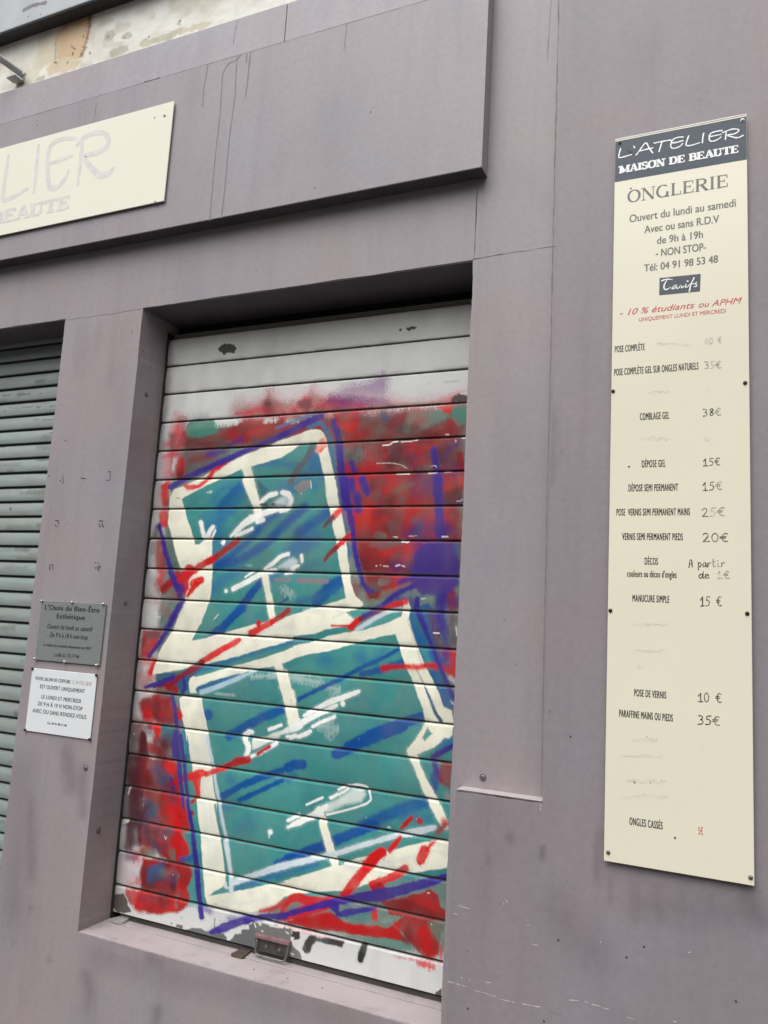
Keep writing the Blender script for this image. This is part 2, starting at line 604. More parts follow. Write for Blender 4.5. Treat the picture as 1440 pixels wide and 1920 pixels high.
# serif capitals: strokes drawn with a broad pen. T heavy stem, t hairline, c curve (weight follows direction); s = serif at (x, y)
SERIF = {
    'M': (1.12, [('T', [(.17, 0), (.17, 1)]), ('T', [(.17, 1), (.56, .12)]), ('t', [(.56, .12), (.95, 1)]), ('T', [(.95, 0), (.95, 1)])], [(.17, 0), (.95, 0), (.12, 1), (1.0, 1)]),
    'A': (.92, [('t', [(.12, 0), (.45, 1)]), ('T', [(.45, 1), (.8, 0)]), ('t', [(.24, .33), (.68, .33)])], [(.12, 0), (.8, 0)]),
    'I': (.42, [('T', [(.21, 0), (.21, 1)])], [(.21, 0), (.21, 1)]),
    'S': (.66, [('c', arc(.33, .74, .22, .23, 20, 270)), ('c', arc(.33, .27, .24, .24, 90, -160)), ('t', [(.56, .68), (.56, .98)]), ('t', [(.08, .02), (.08, .32)])], []),
    'O': (.92, [('c', arc(.46, .5, .36, .48, 0, 360, 30))], []),
    'N': (.95, [('t', [(.16, 0), (.16, 1)]), ('T', [(.16, 1), (.79, 0)]), ('t', [(.79, 0), (.79, 1)])], [(.16, 0), (.12, 1), (.79, 1)]),
    'D': (.9, [('T', [(.19, 0), (.19, 1)]), ('t', [(.19, .96), (.42, .96)]), ('t', [(.19, .04), (.42, .04)]), ('c', arc(.42, .5, .36, .46, 90, -90))], [(.19, 0), (.19, 1)]),
    'E': (.78, [('T', [(.19, 0), (.19, 1)]), ('t', [(.19, .95), (.68, .95)]), ('t', [(.19, .05), (.7, .05)]), ('t', [(.19, .52), (.52, .52)]), ('t', [(.68, .98), (.68, .72)]), ('t', [(.7, .02), (.7, .3)]), ('t', [(.52, .4), (.52, .64)])], [(.19, 0), (.19, 1)]),
    'B': (.82, [('T', [(.19, 0), (.19, 1)]), ('t', [(.19, .96), (.4, .96)]), ('t', [(.19, .53), (.42, .53)]), ('t', [(.19, .04), (.42, .04)]), ('c', arc(.4, .745, .24, .215, 90, -90)), ('c', arc(.42, .285, .28, .245, 90, -90))], [(.19, 0), (.19, 1)]),
    'U': (.9, [('T', [(.19, 1), (.19, .34)]), ('c', arc(.45, .34, .26, .3, 180, 360)), ('t', [(.71, .34), (.71, 1)])], [(.19, 1), (.71, 1)]),
    'T': (.84, [('T', [(.42, 0), (.42, 1)]), ('t', [(.06, .95), (.78, .95)]), ('t', [(.07, .98), (.07, .7)]), ('t', [(.77, .98), (.77, .7)])], [(.42, 0)]),
    'G': (.92, [('c', arc(.46, .5, .36, .48, 50, 325, 26)), ('T', [(.74, .02), (.74, .42)])], [(.74, .42)]),
    'L': (.74, [('T', [(.19, 0), (.19, 1)]), ('t', [(.19, .04), (.66, .04)]), ('t', [(.66, .02), (.66, .3)])], [(.19, 0), (.19, 1)]),
    'R': (.88, [('T', [(.19, 0), (.19, 1)]), ('t', [(.19, .96), (.42, .96)]), ('t', [(.19, .5), (.42, .5)]), ('c', arc(.42, .73, .26, .23, 90, -90)), ('T', [(.42, .5), (.76, 0)])], [(.19, 0), (.19, 1), (.78, 0)]),
    ' ': (.42, [], [])}


def put_serif(mb, body, base, cap, Y, mi, T, t, sh, sl):
    reg = REG[base.split()[0]]
    P = px(base)
    a, b_ = at(*P[0], Y), at(*P[1], Y)
    z0 = (a[2] + b_[2]) / 2
    mid = ((P[0][0] + P[1][0]) / 2, (P[0][1] + P[1][1]) / 2)
    h = at(mid[0], mid[1] - cap * reg[2], Y)[2] - at(*mid, Y)[2]
    tot = sum(SERIF[c_][0] for c_ in body)
    kx = (b_[0] - a[0]) / tot
    x = 0
    g = (kx + h) / 2
    for ch in body:
        w, strokes, serifs = SERIF[ch]
        tr = lambda q: (a[0] + (x + q[0]) * kx, z0 + q[1] * h)
        for kind, pts in strokes:
            pp = [tr(q) for q in pts]
            if kind == 'c':
                arr = np.array(pp)
                d = np.gradient(arr, axis=0)
                d /= np.hypot(d[:, 0], d[:, 1])[:, None]
                ww = [(t + (T - t) * abs(q[1]) ** 1.3) * g for q in d]
            else:
                ww = (T if kind == 'T' else t) * g
            mb.ribbon(pp, ww, Y, mi, cap=False)
        for sx, sy in serifs:
            yy = sh / 2 if sy < .5 else sy - sh / 2
            mb.ribbon([tr((sx - sl, yy)), tr((sx + sl, yy))], sh * g, Y, mi, cap=False)
        x += w


HAND = {'0': [arc(.5, .5, .38, .48, 90, 450, 18)], '1': [[(.12, .62), (.5, 1), (.5, 0)], [(.12, .0), (.85, .03)]],
        '2': [[(.1, .78), (.25, .96), (.5, 1), (.72, .85), (.7, .6), (.4, .25), (.08, .02), (.9, .05)]],
        '3': [[(.12, .95), (.5, 1), (.75, .85), (.6, .62), (.35, .55), (.65, .5), (.82, .3), (.6, .05), (.1, .02)]],
        '4': [[(.45, 1), (.1, .4), (.85, .4)], [(.65, .75), (.62, 0)]],
        '5': [[(.85, 1), (.3, .97), (.22, .58), (.55, .62), (.8, .4), (.65, .08), (.12, .03)]],
        '8': [[(.72, .9), (.4, 1), (.2, .8), (.5, .55), (.82, .3), (.6, .02), (.25, .1), (.25, .35), (.6, .6), (.78, .85)]],
        '€': [[(.95, .9), (.7, 1), (.4, .85), (.28, .5), (.42, .12), (.7, .02), (1, .08)], [(.05, .6), (.75, .62)], [(.05, .42), (.7, .44)]],
        'A': [[(.02, 0), (.2, .8), (.5, 1), (.72, .8), (.8, 0)], [(.1, .45), (.78, .45)]],
        'p': [[(.1, .6), (.15, -.35)], [(.12, .4), (.4, .62), (.75, .5), (.7, .15), (.4, .0), (.15, .12)]],
        'a': [[(.8, .55), (.4, .6), (.1, .3), (.3, .02), (.7, .2), (.8, .55), (.8, .1), (1, .08)]],
        'r': [[(.15, .55), (.2, 0), (.25, .35), (.55, .6), (.85, .52)]], 't': [[(.4, 1), (.4, .15), (.6, .02), (.9, .12)], [(.1, .65), (.85, .68)]],
        'i': [[(.4, .55), (.42, .1), (.7, .05)], [(.42, .82), (.46, .86)]],
        'd': [[(.8, .55), (.4, .6), (.1, .3), (.3, .02), (.7, .15), (.88, 1.05), (.85, .08), (1, .05)]],
        'e': [[(.1, .3), (.75, .38), (.6, .6), (.25, .55), (.1, .25), (.3, .02), (.85, .12)]], ' ': []}


def put_hand(mb, body, base, cap, Y, mis, w=0.0022):
    """mis: one material index per character"""
    reg = REG[base.split()[0]]
    P = px(base)
    a, b_ = at(*P[0], Y), at(*P[1], Y)
    mid = ((P[0][0] + P[1][0]) / 2, (P[0][1] + P[1][1]) / 2)
    h = at(mid[0], mid[1] - cap * reg[2], Y)[2] - at(*mid, Y)[2]
    adv = (b_[0] - a[0]) / len(body)
    for i, ch in enumerate(body):
        for st in HAND[ch]:
            pts = [(a[0] + (i + q[0] * .95) * adv, a[2] + (b_[2] - a[2]) * i / len(body) + q[1] * h + random.uniform(-.02, .02) * h) for q in st]
            fine = []
            for j in range(len(pts) - 1):
                fine += [tuple(np.array(pts[j]) * (1 - q) + np.array(pts[j + 1]) * q) for q in (0, .5)]
            fine.append(pts[-1])
            ww = [w * random.uniform(.55, 1.25) for _ in fine]
            mb.ribbon(fine, ww, Y, mis[i])


def smooth(pts, n=3):
    p = [np.array(q) for q in pts]
    out = []
    for i in range(len(p) - 1):
        p0, p1, p2, p3 = p[max(i - 1, 0)], p[i], p[i + 1], p[min(i + 2, len(p) - 1)]
        for t in np.linspace(0, 1, n, endpoint=False):
            out.append(tuple(.5 * ((2 * p1) + (-p0 + p2) * t + (2 * p0 - 5 * p1 + 4 * p2 - p3) * t ** 2 + (-p0 + 3 * p1 - 3 * p2 + p3) * t ** 3)))
    out.append(tuple(p[-1]))
    return out


def streak(mb, txt, w, Y, mi, n=7):
    pts = smooth(wall(txt, Y), n)
    mb.ribbon(pts, [w * random.uniform(.9, 1.7) for _ in pts], Y, mi)


def crack(mb, txt, w, Y, mi, jag=0.0012):
    p = wall(txt, Y)
    out = []
    for i in range(len(p) - 1):
        n = max(2, int(math.dist(p[i], p[i + 1]) / 0.02))
        for k in range(n):
            q = k / n
            out.append((p[i][0] * (1 - q) + p[i + 1][0] * q + random.uniform(-jag, jag), p[i][1] * (1 - q) + p[i + 1][1] * q + random.uniform(-jag, jag)))
    out.append(p[-1])
    mb.ribbon(out, [w * random.uniform(.2, 1.15) for _ in out], Y, mi)


def screw_mb(x, y, z, r_=0.0045, h=0.0028, ang=0.6, slot=True):
    b_ = MB()
    b_.lathe(x, y, z, [(r_ * 1.5, 0), (r_ * 1.5, .0006), (r_, .0008), (r_ * .95, h * .6), (r_ * .7, h * .9), (r_ * .25, h)], 0, 18)
    if slot:
        for a in (ang, ang + math.pi / 2):
            c_, s_ = math.cos(a) * r_ * .6, math.sin(a) * r_ * .6
            nx, nz = -math.sin(a) * r_ * .12, math.cos(a) * r_ * .12
            yy = y - h - .0003 - (.0001 if a != ang else 0)
            b_.add([(x - c_ - nx, yy, z - s_ - nz), (x + c_ - nx, yy, z + s_ - nz), (x + c_ + nx, yy, z + s_ + nz), (x - c_ + nx, yy, z - s_ + nz)], [(0, 1, 2, 3)], 1)
    return b_


Z = lambda z: z + CAM_H      # heights were measured from eye level
SILL, LINTEL = Z(-0.973), Z(1.033)
OPEN_L, OPEN_R = -1.860, -0.682
SIDE_Y = -0.046              # the right-hand wall stands proud of the shop front
FAS_Y, BAND_Y = -0.053, -0.040
SH_Y = 0.140                 # front of the shutter slats

# ------------------------------------------------------------------ the ground and the street
def lin_steps(a, b, step):
    return list(np.linspace(a, b, max(2, int(abs(b - a) / step) + 1)))


mt, nt, b = new_mat("asphalt", 0.85)
col, _ = noise_col(nt, (.040, .040, .042), (.065, .064, .062), 60, 8)
nt.links.new(col, b.inputs["Base Color"])
M['asphalt'] = mt
mt, nt, b = new_mat("pavement_concrete", 0.8)
col, _ = noise_col(nt, (.060, .060, .060), (.095, .093, .090), 25, 8)
nt.links.new(col, b.inputs["Base Color"])
M['pave'] = mt
g = MB(); g.box(-300, 300, -300, 300, -0.30, -0.13); tag(g.build("ground", M['asphalt']), kind="structure")
g = MB(); g.box(-40, 40, -8.6, -3.4, -0.14, -0.12); tag(g.build("road", M['asphalt']), kind="structure")
g = MB(); g.box(-40, 40, -3.3, 1.0, -0.12, 0.0); g.box(-40, 40, -3.4, -3.302, -0.12, 0.004, 0, .01)
tag(g.build("pavement", M['pave']), kind="structure")
g = MB(); g.box(-40, 40, -11.0, -8.7, -0.12, 0.0); g.box(-40, 40, -8.698, -8.6, -0.12, 0.004, 0, .01)
tag(g.build("pavement", M['pave']), kind="structure")

# houses on the far side of the street: they close the lower sky and show in the glossy boards
house_mats = [flat("ochre_render", (196, 182, 154), .9, var=.12, scale=3), flat("grey_render", (176, 172, 166), .9, var=.12, scale=3),
              flat("pink_render", (190, 164, 150), .9, var=.12, scale=3)]
M['pane'] = flat("dark_window_glass", (40, 46, 52), .08)
M['frame'] = flat("window_frame", (190, 188, 182), .5)
M['tile'] = flat("roof_tile", (150, 96, 72), .85, var=.25, scale=14)
for i, (x0, x1, h) in enumerate([(-22.0, -9.5, 6.6), (-9.49, -0.8, 6.1), (-0.79, 7.5, 6.9), (7.51, 16, 6.4)]):
    hb = MB(); hb.box(x0, x1, -19, -11, -.12, h, 0)
    ho = hb.build("terraced_house", house_mats[i % 3]); tag(ho, kind="structure")
    rf = MB()
    rf.add([(x0, -19.3, h + .01), (x1, -19.3, h + .01), (x1, -10.7, h + .01), (x0, -10.7, h + .01), (x0, -15, h + 1.2), (x1, -15, h + 1.2)],
           [(0, 3, 2, 1), (3, 4, 5, 2)[::-1], (0, 1, 5, 4)[::-1], (0, 4, 3), (1, 2, 5)], 0)
    rf.build("roof", M['tile'], ho)
    nwin = int((x1 - x0) / 2.4)
    for k in range(nwin):
        cx = x0 + (k + .5) * (x1 - x0) / nwin
        for zz in (1.0, 3.9):
            wf = MB()
            for fx0, fx1, fz0, fz1 in ((cx - .55, cx - .47, zz, zz + 1.6), (cx + .47, cx + .55, zz, zz + 1.6), (cx - .47, cx + .47, zz, zz + .08), (cx - .47, cx + .47, zz + 1.52, zz + 1.6)):
                wf.box(fx0, fx1, -10.995, -10.94, fz0, fz1)
            fr = wf.build("window", M['frame'], ho)
            pn = MB(); pn.box(cx - .469, cx + .469, -10.996, -10.97, zz + .081, zz + 1.519); pn.build("pane", M['pane'], fr)

# unseen house added on the right to keep light off the pillar reveal
hb = MB(); hb.box(13.0, 22.0, -8.0, 6.0, -.12, 8.5, 0)
ho = hb.build("terraced_house", house_mats[1]); tag(ho, kind="structure")
rf = MB(); rf.add([(12.7, -8.3, 8.51), (22.3, -8.3, 8.51), (22.3, 6.3, 8.51), (12.7, 6.3, 8.51), (17.5, -8.3, 9.9), (17.5, 6.3, 9.9)],
                  [(0, 3, 2, 1), (0, 4, 5, 3), (1, 2, 5, 4), (0, 1, 4), (3, 5, 2)], 0)
rf.build("roof", M['tile'], ho)
for cy in (-6.4, -4.0, -1.6, .8):
    for zz in (1.0, 3.9, 6.4):
        wf = MB(); wf.box(12.94, 12.995, cy - .55, cy - .47, zz, zz + 1.6); wf.box(12.94, 12.995, cy + .47, cy + .55, zz, zz + 1.6)
        wf.box(12.94, 12.995, cy - .469, cy + .469, zz, zz + .08); wf.box(12.94, 12.995, cy - .469, cy + .469, zz + 1.52, zz + 1.6)
        fr = wf.build("window", M['frame'], ho)
        pn = MB(); pn.box(12.97, 12.996, cy - .468, cy + .468, zz + .081, zz + 1.519); pn.build("pane", M['pane'], fr)

# ------------------------------------------------------------------ the shop building
shop = tag(empty("shop_building", (-1.2, 0.15, 0)), "plum painted shop front with stained cream plaster above its cornice", "building")


def cellwall(mb, xb, zb, keep, y0, y1, mi=0, cols=None, wob=0.0014):
    """upright sheet at y0 made of cells; open edges run back to y1"""
    xb, zb = np.array(sorted(set(np.round(xb, 5)))), np.array(sorted(set(np.round(zb, 5))))
    nx, nz = len(xb), len(zb)
    XX, ZZ = np.meshgrid(xb, zb)
    dx = (vnoise(XX + 50, ZZ + 50, 9, 21) - .5) * 2 * wob + (vnoise(XX + 50, ZZ + 50, 60, 22) - .5) * wob
    dz = (vnoise(XX + 50, ZZ + 50, 9, 23) - .5) * 2 * wob + (vnoise(XX + 50, ZZ + 50, 60, 24) - .5) * wob
    cx, cz = (xb[1:] + xb[:-1]) / 2, (zb[1:] + zb[:-1]) / 2
    K = np.array([[keep(x, z) for x in cx] for z in cz])
    base = len(mb.v)
    cc = cols(XX, ZZ) if cols else None
    mb.v.extend([(float(x), y0, float(z)) for x, z in zip((XX + dx).ravel(), (ZZ + dz).ravel())])
    if cc is not None:
        for k, c_ in enumerate(cc.reshape(-1, 3).tolist()):
            mb.c[base + k] = c_
    back = {}

    def bk(i):
        if i not in back:
            x, _, z = mb.v[i]
            mb.v.append((x, y1, z))
            back[i] = len(mb.v) - 1
        return back[i]
    for r_ in range(nz - 1):
        for c_ in range(nx - 1):
            if not K[r_, c_]:
                continue
            a = base + r_ * nx + c_
            q = (a, a + 1, a + nx + 1, a + nx)
            mb.f.append(q); mb.m.append(mi)
            for e0, e1, rr, c2 in ((q[0], q[1], r_ - 1, c_), (q[1], q[2], r_, c_ + 1), (q[2], q[3], r_ + 1, c_), (q[3], q[0], r_, c_ - 1)):
                if not (0 <= rr < nz - 1 and 0 <= c2 < nx - 1) or not K[rr, c2]:
                    mb.f.append((e1, e0, bk(e0), bk(e1))); mb.m.append(mi)


def stain_layer(xs, zs, Y, marks):
    p = Paint(xs, zs, Y, (1, 1, 1))
    marks(p)
    return p


def sampler(p):
    def f(XX, ZZ):
        ix = np.clip(np.searchsorted(p.xs, XX), 1, len(p.xs) - 1)
        iz = np.clip(np.searchsorted(p.zs, ZZ), 1, len(p.zs) - 1)
        out = p.col[iz, ix]
        inside = (XX >= p.xs[0]) & (XX <= p.xs[-1]) & (ZZ >= p.zs[0]) & (ZZ <= p.zs[-1])
        return np.where(inside[..., None], out, 1.0)
    return f


# --- front wall: pillar, lintel, apron under the sill and the narrow strip beside the shutter, one painted skin
def front_marks(p):
    D = dict(spray=0.15, ribs=.0)
    dk = (218, 214, 216)
    for t, w, so in (("P 128,1410 138,1470", 26, 40), ("P 160,1440 158,1520", 16, 30), ("P 60,1500 62,1640", 16, 30),
                     ("P 165,1830 172,1860", 22, 30), ("P 300,1890 290,1915", 16, 24), ("P 212,1790", 8, 10), ("P 280,1790 300,1800", 14, 20)):
        p.stroke(t, w, (200, 196, 198), so, .75, **D)
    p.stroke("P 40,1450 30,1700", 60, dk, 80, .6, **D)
    p.stroke("P 180,1790 420,1850 700,1915", 40, (225, 222, 224), 60, .7, **D)
    # rain-washed dirt under the lintel and paint run at the pillar foot
    for x in (150, 165, 190, 215, 236):
        p.stroke("P %d,606 %d,%d" % (x, x - 6, 640 + (x * 7) % 110), 6 + x % 7, (232, 229, 230), 24, .45, **D)
    for x, y in ((28, 1760), (46, 1850), (110, 1900), (60, 1700), (95, 1795)):
        p.stroke("P %d,%d" % (x, y), 9, (190, 186, 188), 12, .7, **D)


FX = [-6, -4.0] + lin_steps(-3.9, -2.75, .2) + lin_steps(-2.75, -0.30, .011) + [-2.214, OPEN_L, OPEN_R]
FZ = [-0.15, .15] + lin_steps(.15, .5, .1) + lin_steps(.5, 2.95, .012) + [SILL, LINTEL, 3.2, 3.6]
fp = stain_layer(np.arange(-2.8, -.3, .01), np.arange(.4, 3.0, .01), 0.0, front_marks)
fw = MB()


def front_keep(x, z):
    if -3.9 < x < -2.214 and z < LINTEL:
        return False
    if OPEN_L < x < OPEN_R and SILL < z < LINTEL:
        return False
    if z > Z(1.99) and x < -0.70:
        return False
    return True


cellwall(fw, FX, FZ, front_keep, 0.0, 0.30, 0, sampler(fp))
crack(fw, "P 124,600 200,590 268,578.5", .0013, 0, 1)
crack(fw, "f 553,540 545,700 537,860 528,1085 521,1180", .0028, 0, 1, .0006)
crack(fw, "f 521,1180 600,1168 700,1150 780,1136", .0022, 0, 1)
crack(fw, "f 780,1136 900,1115 1080,1090 1250,1066", .0012, 0, 1)
crack(fw, "W 627,0 620,120 613,225", .0032, 0, 2, .0008)
# remains of black tape round plaques that are gone
for t in ("T 622,912 618,962 600,962", "T 618,912 610,916", "T 352,938 360,975 350,978", "T 340,962 344,966", "T 457,950 482,953", "T 312,1188 330,1190 330,1205",
          "T 310,1215 316,1222", "T 326,1215 326,1224", "T 558,1190 580,1192", "T 558,1205 562,1225 570,1222", "T 574,1205 582,1226", "T 280,1438 280,1466", "T 288,1438 298,1438 297,1464",
          "T 535,1424 542,1430", "T 552,1422 556,1430", "T 534,1450 538,1460", "T 545,1448 552,1470 560,1462 554,1446", "T 562,1442 564,1452"):
    fw.ribbon(wall(t, 0), [.0034 * random.uniform(.7, 1.2) for _ in px(t)], 0, 3)
for x, y in ((123, 826), (92, 892), (58, 611), (248, 623), (268, 658)):
    fw.lathe(*at(x, y, 0)[:1], -.0003, at(x, y, 0)[2], [(.0028, 0), (.0024, .0004)], 1, 8)
for x, y in ((946, 1161), (700, 210), (640, 478), (481, 508), (968, 1245), (870, 1450)):
    fw.lathe(at(x, y, 0)[0], -.0003, at(x, y, 0)[2], [(.002, 0), (.0016, .0004)], 2, 8)
crack(fw, "P 1048,0 1043,200 1038,400 1033,640", .0042, 0, 2, .0008)  # dark corner lines: a dirt line with the recess shade painted in
crack(fw, "P 1033,640 1027,900 1020,1200 1015,1490", .0026, 0, 2, .0006)
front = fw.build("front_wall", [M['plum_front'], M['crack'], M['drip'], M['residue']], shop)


def screws_on(parent, spots, Y, r_=.0055, axis=None, mats=None, name="screw"):
    for i, (x, y) in enumerate(spots):
        p = at(x, y, Y)
        screw_mb(p[0], Y, p[2], r_, r_ * .62, random.uniform(0, 3)).build(name, mats or [M['screw'], M['crack']], parent)


screws_on(front, [(161, 1440), (905.5, 1458)], 0.0, .0062)
# screws in the pillar's reveal, heads towards +x
for x, y in ((274, 740), (235, 1130), (185, 1557)):
    d = AX_R * ((x - 720) / FPX) - AX_U * ((y - 960) / FPX) + AX_F
    t = OPEN_L / d[0]
    yy, zz = -CAM_D + d[1] * t, CAM_H + d[2] * t
    sb = MB()
    sb.lathe(OPEN_L, yy, zz, [(.009, 0), (.009, .0008), (.0062, .001), (.006, .003), (.0045, .0044), (.0015, .0044)], 0, 18, (1, 0, 0))
    sb.box(OPEN_L + .0044, OPEN_L + .0047, yy - .003, yy + .003, zz - .0006, zz + .0006, 1)
    sb.build("screw", [M['screw'], M['crack']], front)

# --- wall on the right, proud of the front, with the block whose top makes the little ledge
def side_marks(p):
    D = dict(spray=0.12, ribs=.0)
    for t, w, so, op in (("P 962,1562 966,1575", 10, 18, .8), ("P 1022,1590 1020,1602", 10, 18, .8), ("P 920,1612", 8, 14, .6), ("P 960,1330 950,1360", 14, 30, .4),
                         ("P 1200,1690 1300,1705 1420,1710", 40, 90, .5), ("P 1060,1710 1110,1780", 60, 110, .45), ("P 1400,1650 1430,1720", 30, 50, .5),
                         ("P 1126,1640 1128,1560", 16, 26, .5), ("P 1045,770 1040,900", 16, 24, .35), ("P 1060,850", 6, 10, .6)):
        p.stroke(t, w, (196, 190, 194), so, op, **D)
    p.stroke("P 1080,1700 1100,1730", 20, (255, 253, 255), 60, .5, **D)
    for x in (1150, 1190, 1240, 1290, 1340, 1390):
        p.stroke("P %d,%d %d,%d" % (x, 1640 + (x - 1150) * .17, x, 1680 + (x * 13) % 60), 8, (214, 208, 212), 16, .5, **D)


SX = lin_steps(-.652, .2, .011) + [-.437, .6, 1.2, 2.4, 4.0]
SZ = [-.15, .15, .4] + lin_steps(.45, 3.5, .013) + [Z(-.388), 3.6]
sp = stain_layer(np.arange(-.66, .2, .01), np.arange(.35, 3.5, .01), SIDE_Y, side_marks)
sw = MB()
cellwall(sw, SX, SZ, lambda x, z: x > -.437 or z < Z(-.388), SIDE_Y, 0.30, 0, sampler(sp))
crack(sw, "e 218,378 400,398 640,432", .0012, SIDE_Y, 1, .0005)
crack(sw, "e 640,432 900,470 1176,503", .0026, SIDE_Y, 1, .0006)
for t in ("X 240,980 262,986", "X 268,989 284,992", "X 292,995 312,1001", "X 338,1014 362,1020", "X 372,1022 396,1029", "X 402,1031 420,1036", "X 440,1047 470,1055", "X 478,1057 490,1059",
          "X 520,1064 560,1072", "X 566,1073 584,1076", "X 696,1050 730,1052", "X 752,1056 766,1060", "X 780,1066 812,1074", "X 818,1078 844,1086", "X 912,1115 938,1121",
          "X 276,695 300,702 320,707", "X 262,725 276,730", "X 556,840 576,845", "X 378,980 386,985 400,984", "X 1086,1130 1096,1132", "X 1142,872 1150,870"):
    sw.ribbon(wall(t, SIDE_Y), [.0019 * random.uniform(.5, 1.3) for _ in px(t)], SIDE_Y, 2)
crack(sw, "X 402,982 414,960 424,910 428,885", .0007, SIDE_Y, 3)
crack(sw, "X 620,1088 660,1104 700,1126", .0008, SIDE_Y, 3)
for x, y in ((587, 318), (589, 325), (586, 332), (588, 336), (292, 968), (322, 975), (458, 677), (463, 683), (448, 690), (540, 770), (812, 833)):
    p = at(720 + x * .5, 1350 + y * .5, SIDE_Y)
    sw.lathe(p[0], SIDE_Y - .0003, p[2], [(.0015, 0), (.0012, .0003)], 2, 7)
for x, y in ((654, 825), (975, 850), (700, 62), (314, 1082), (600, 1130), (1320, 1055), (910, 890)):
    p = at(720 + x * .5, 1350 + y * .5, SIDE_Y)
    sw.lathe(p[0], SIDE_Y - .0003, p[2], [(.0026, 0), (.0022, .0003)], 1, 8)
sidewall = sw.build("side_wall", [M['plum'], M['crack'], M['chipwhite'], M['dripsoft']], shop)

lc = MB(); lc.box(-.6505, -.4375, SIDE_Y + .0006, -.0005, Z(-.388) + .0004, Z(-.388) + .0022, 0, .0004)  # paler strip added to paint the highlight along the ledge top
M['ledge'] = flat("pale_ledge_mortar", (172, 165, 166), .7, var=.06, scale=40, bstr=.2, bscale=90)
lc.build("ledge_cap", M['ledge'], sidewall)

# --- fascia board and the cornice band above it
fb = MB()
fb.box(-6, -0.651, FAS_Y, -.0005, Z(1.279), Z(1.856), 0, .0009)
fz = FAS_Y
for t, w, mi in (("V 780,240 774,280 765,330 760,402", .0035, 2), ("V 905,205 885,226 862,236 845,258 834,292 825,430 806,600 787,826", .0033, 2),
                 ("V 890,215 886,260 880,370 860,520 845,690 830,816", .0036, 2), 
                 ("V 925,202 924,230", .004, 2), ("V 940,197 934,250 928,310 920,364", .0036, 2), ("V 1300,88 1297,130 1290,188", .0024, 3),
                 ("V 790,236 786,238", .0028, 3)):
    streak(fb, t, w, fz, mi)
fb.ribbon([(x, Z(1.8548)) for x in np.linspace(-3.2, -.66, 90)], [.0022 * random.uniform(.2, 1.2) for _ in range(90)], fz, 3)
crack(fb, "K 768,40 758,130 746,214", .0016, fz, 1, .0005)
crack(fb, "a 1150,650 1210,634 1266,618", .0042, fz - .0002, 1, .0003)
for x, y in ((1180, 705), (1390, 420), (140, 470)):
    p = at(x * .5, y * .5, fz)
    fb.lathe(p[0], fz - .0003, p[2], [(.0025, 0), (.002, .0004)], 1, 8)
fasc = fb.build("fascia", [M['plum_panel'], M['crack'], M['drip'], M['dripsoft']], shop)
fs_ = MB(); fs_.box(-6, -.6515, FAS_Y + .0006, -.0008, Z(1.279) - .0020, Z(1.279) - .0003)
M['grime'] = flat("grimy_underside_paint", (84, 76, 78), .9, var=.15, scale=9)  # dark colour stands in for the shade under the fascia
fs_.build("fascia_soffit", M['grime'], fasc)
cb = MB()
cb.box(-6, -1.3484, BAND_Y, -.0005, Z(1.858), Z(2.007), 0, .0008)
cb.box(-1.3462, -0.651, BAND_Y + .001, -.0005, Z(1.858), Z(2.0075), 0, .0008)
cb.box(-1.36, -1.33, BAND_Y + .012, -.001, Z(1.86), Z(2.0), 1)
streak(cb, "V 890,80 882,120 875,166", .0022, BAND_Y, 2)
cb.build("cornice_band", [M['plum_band'], M['crack'], M['dripsoft']], shop)

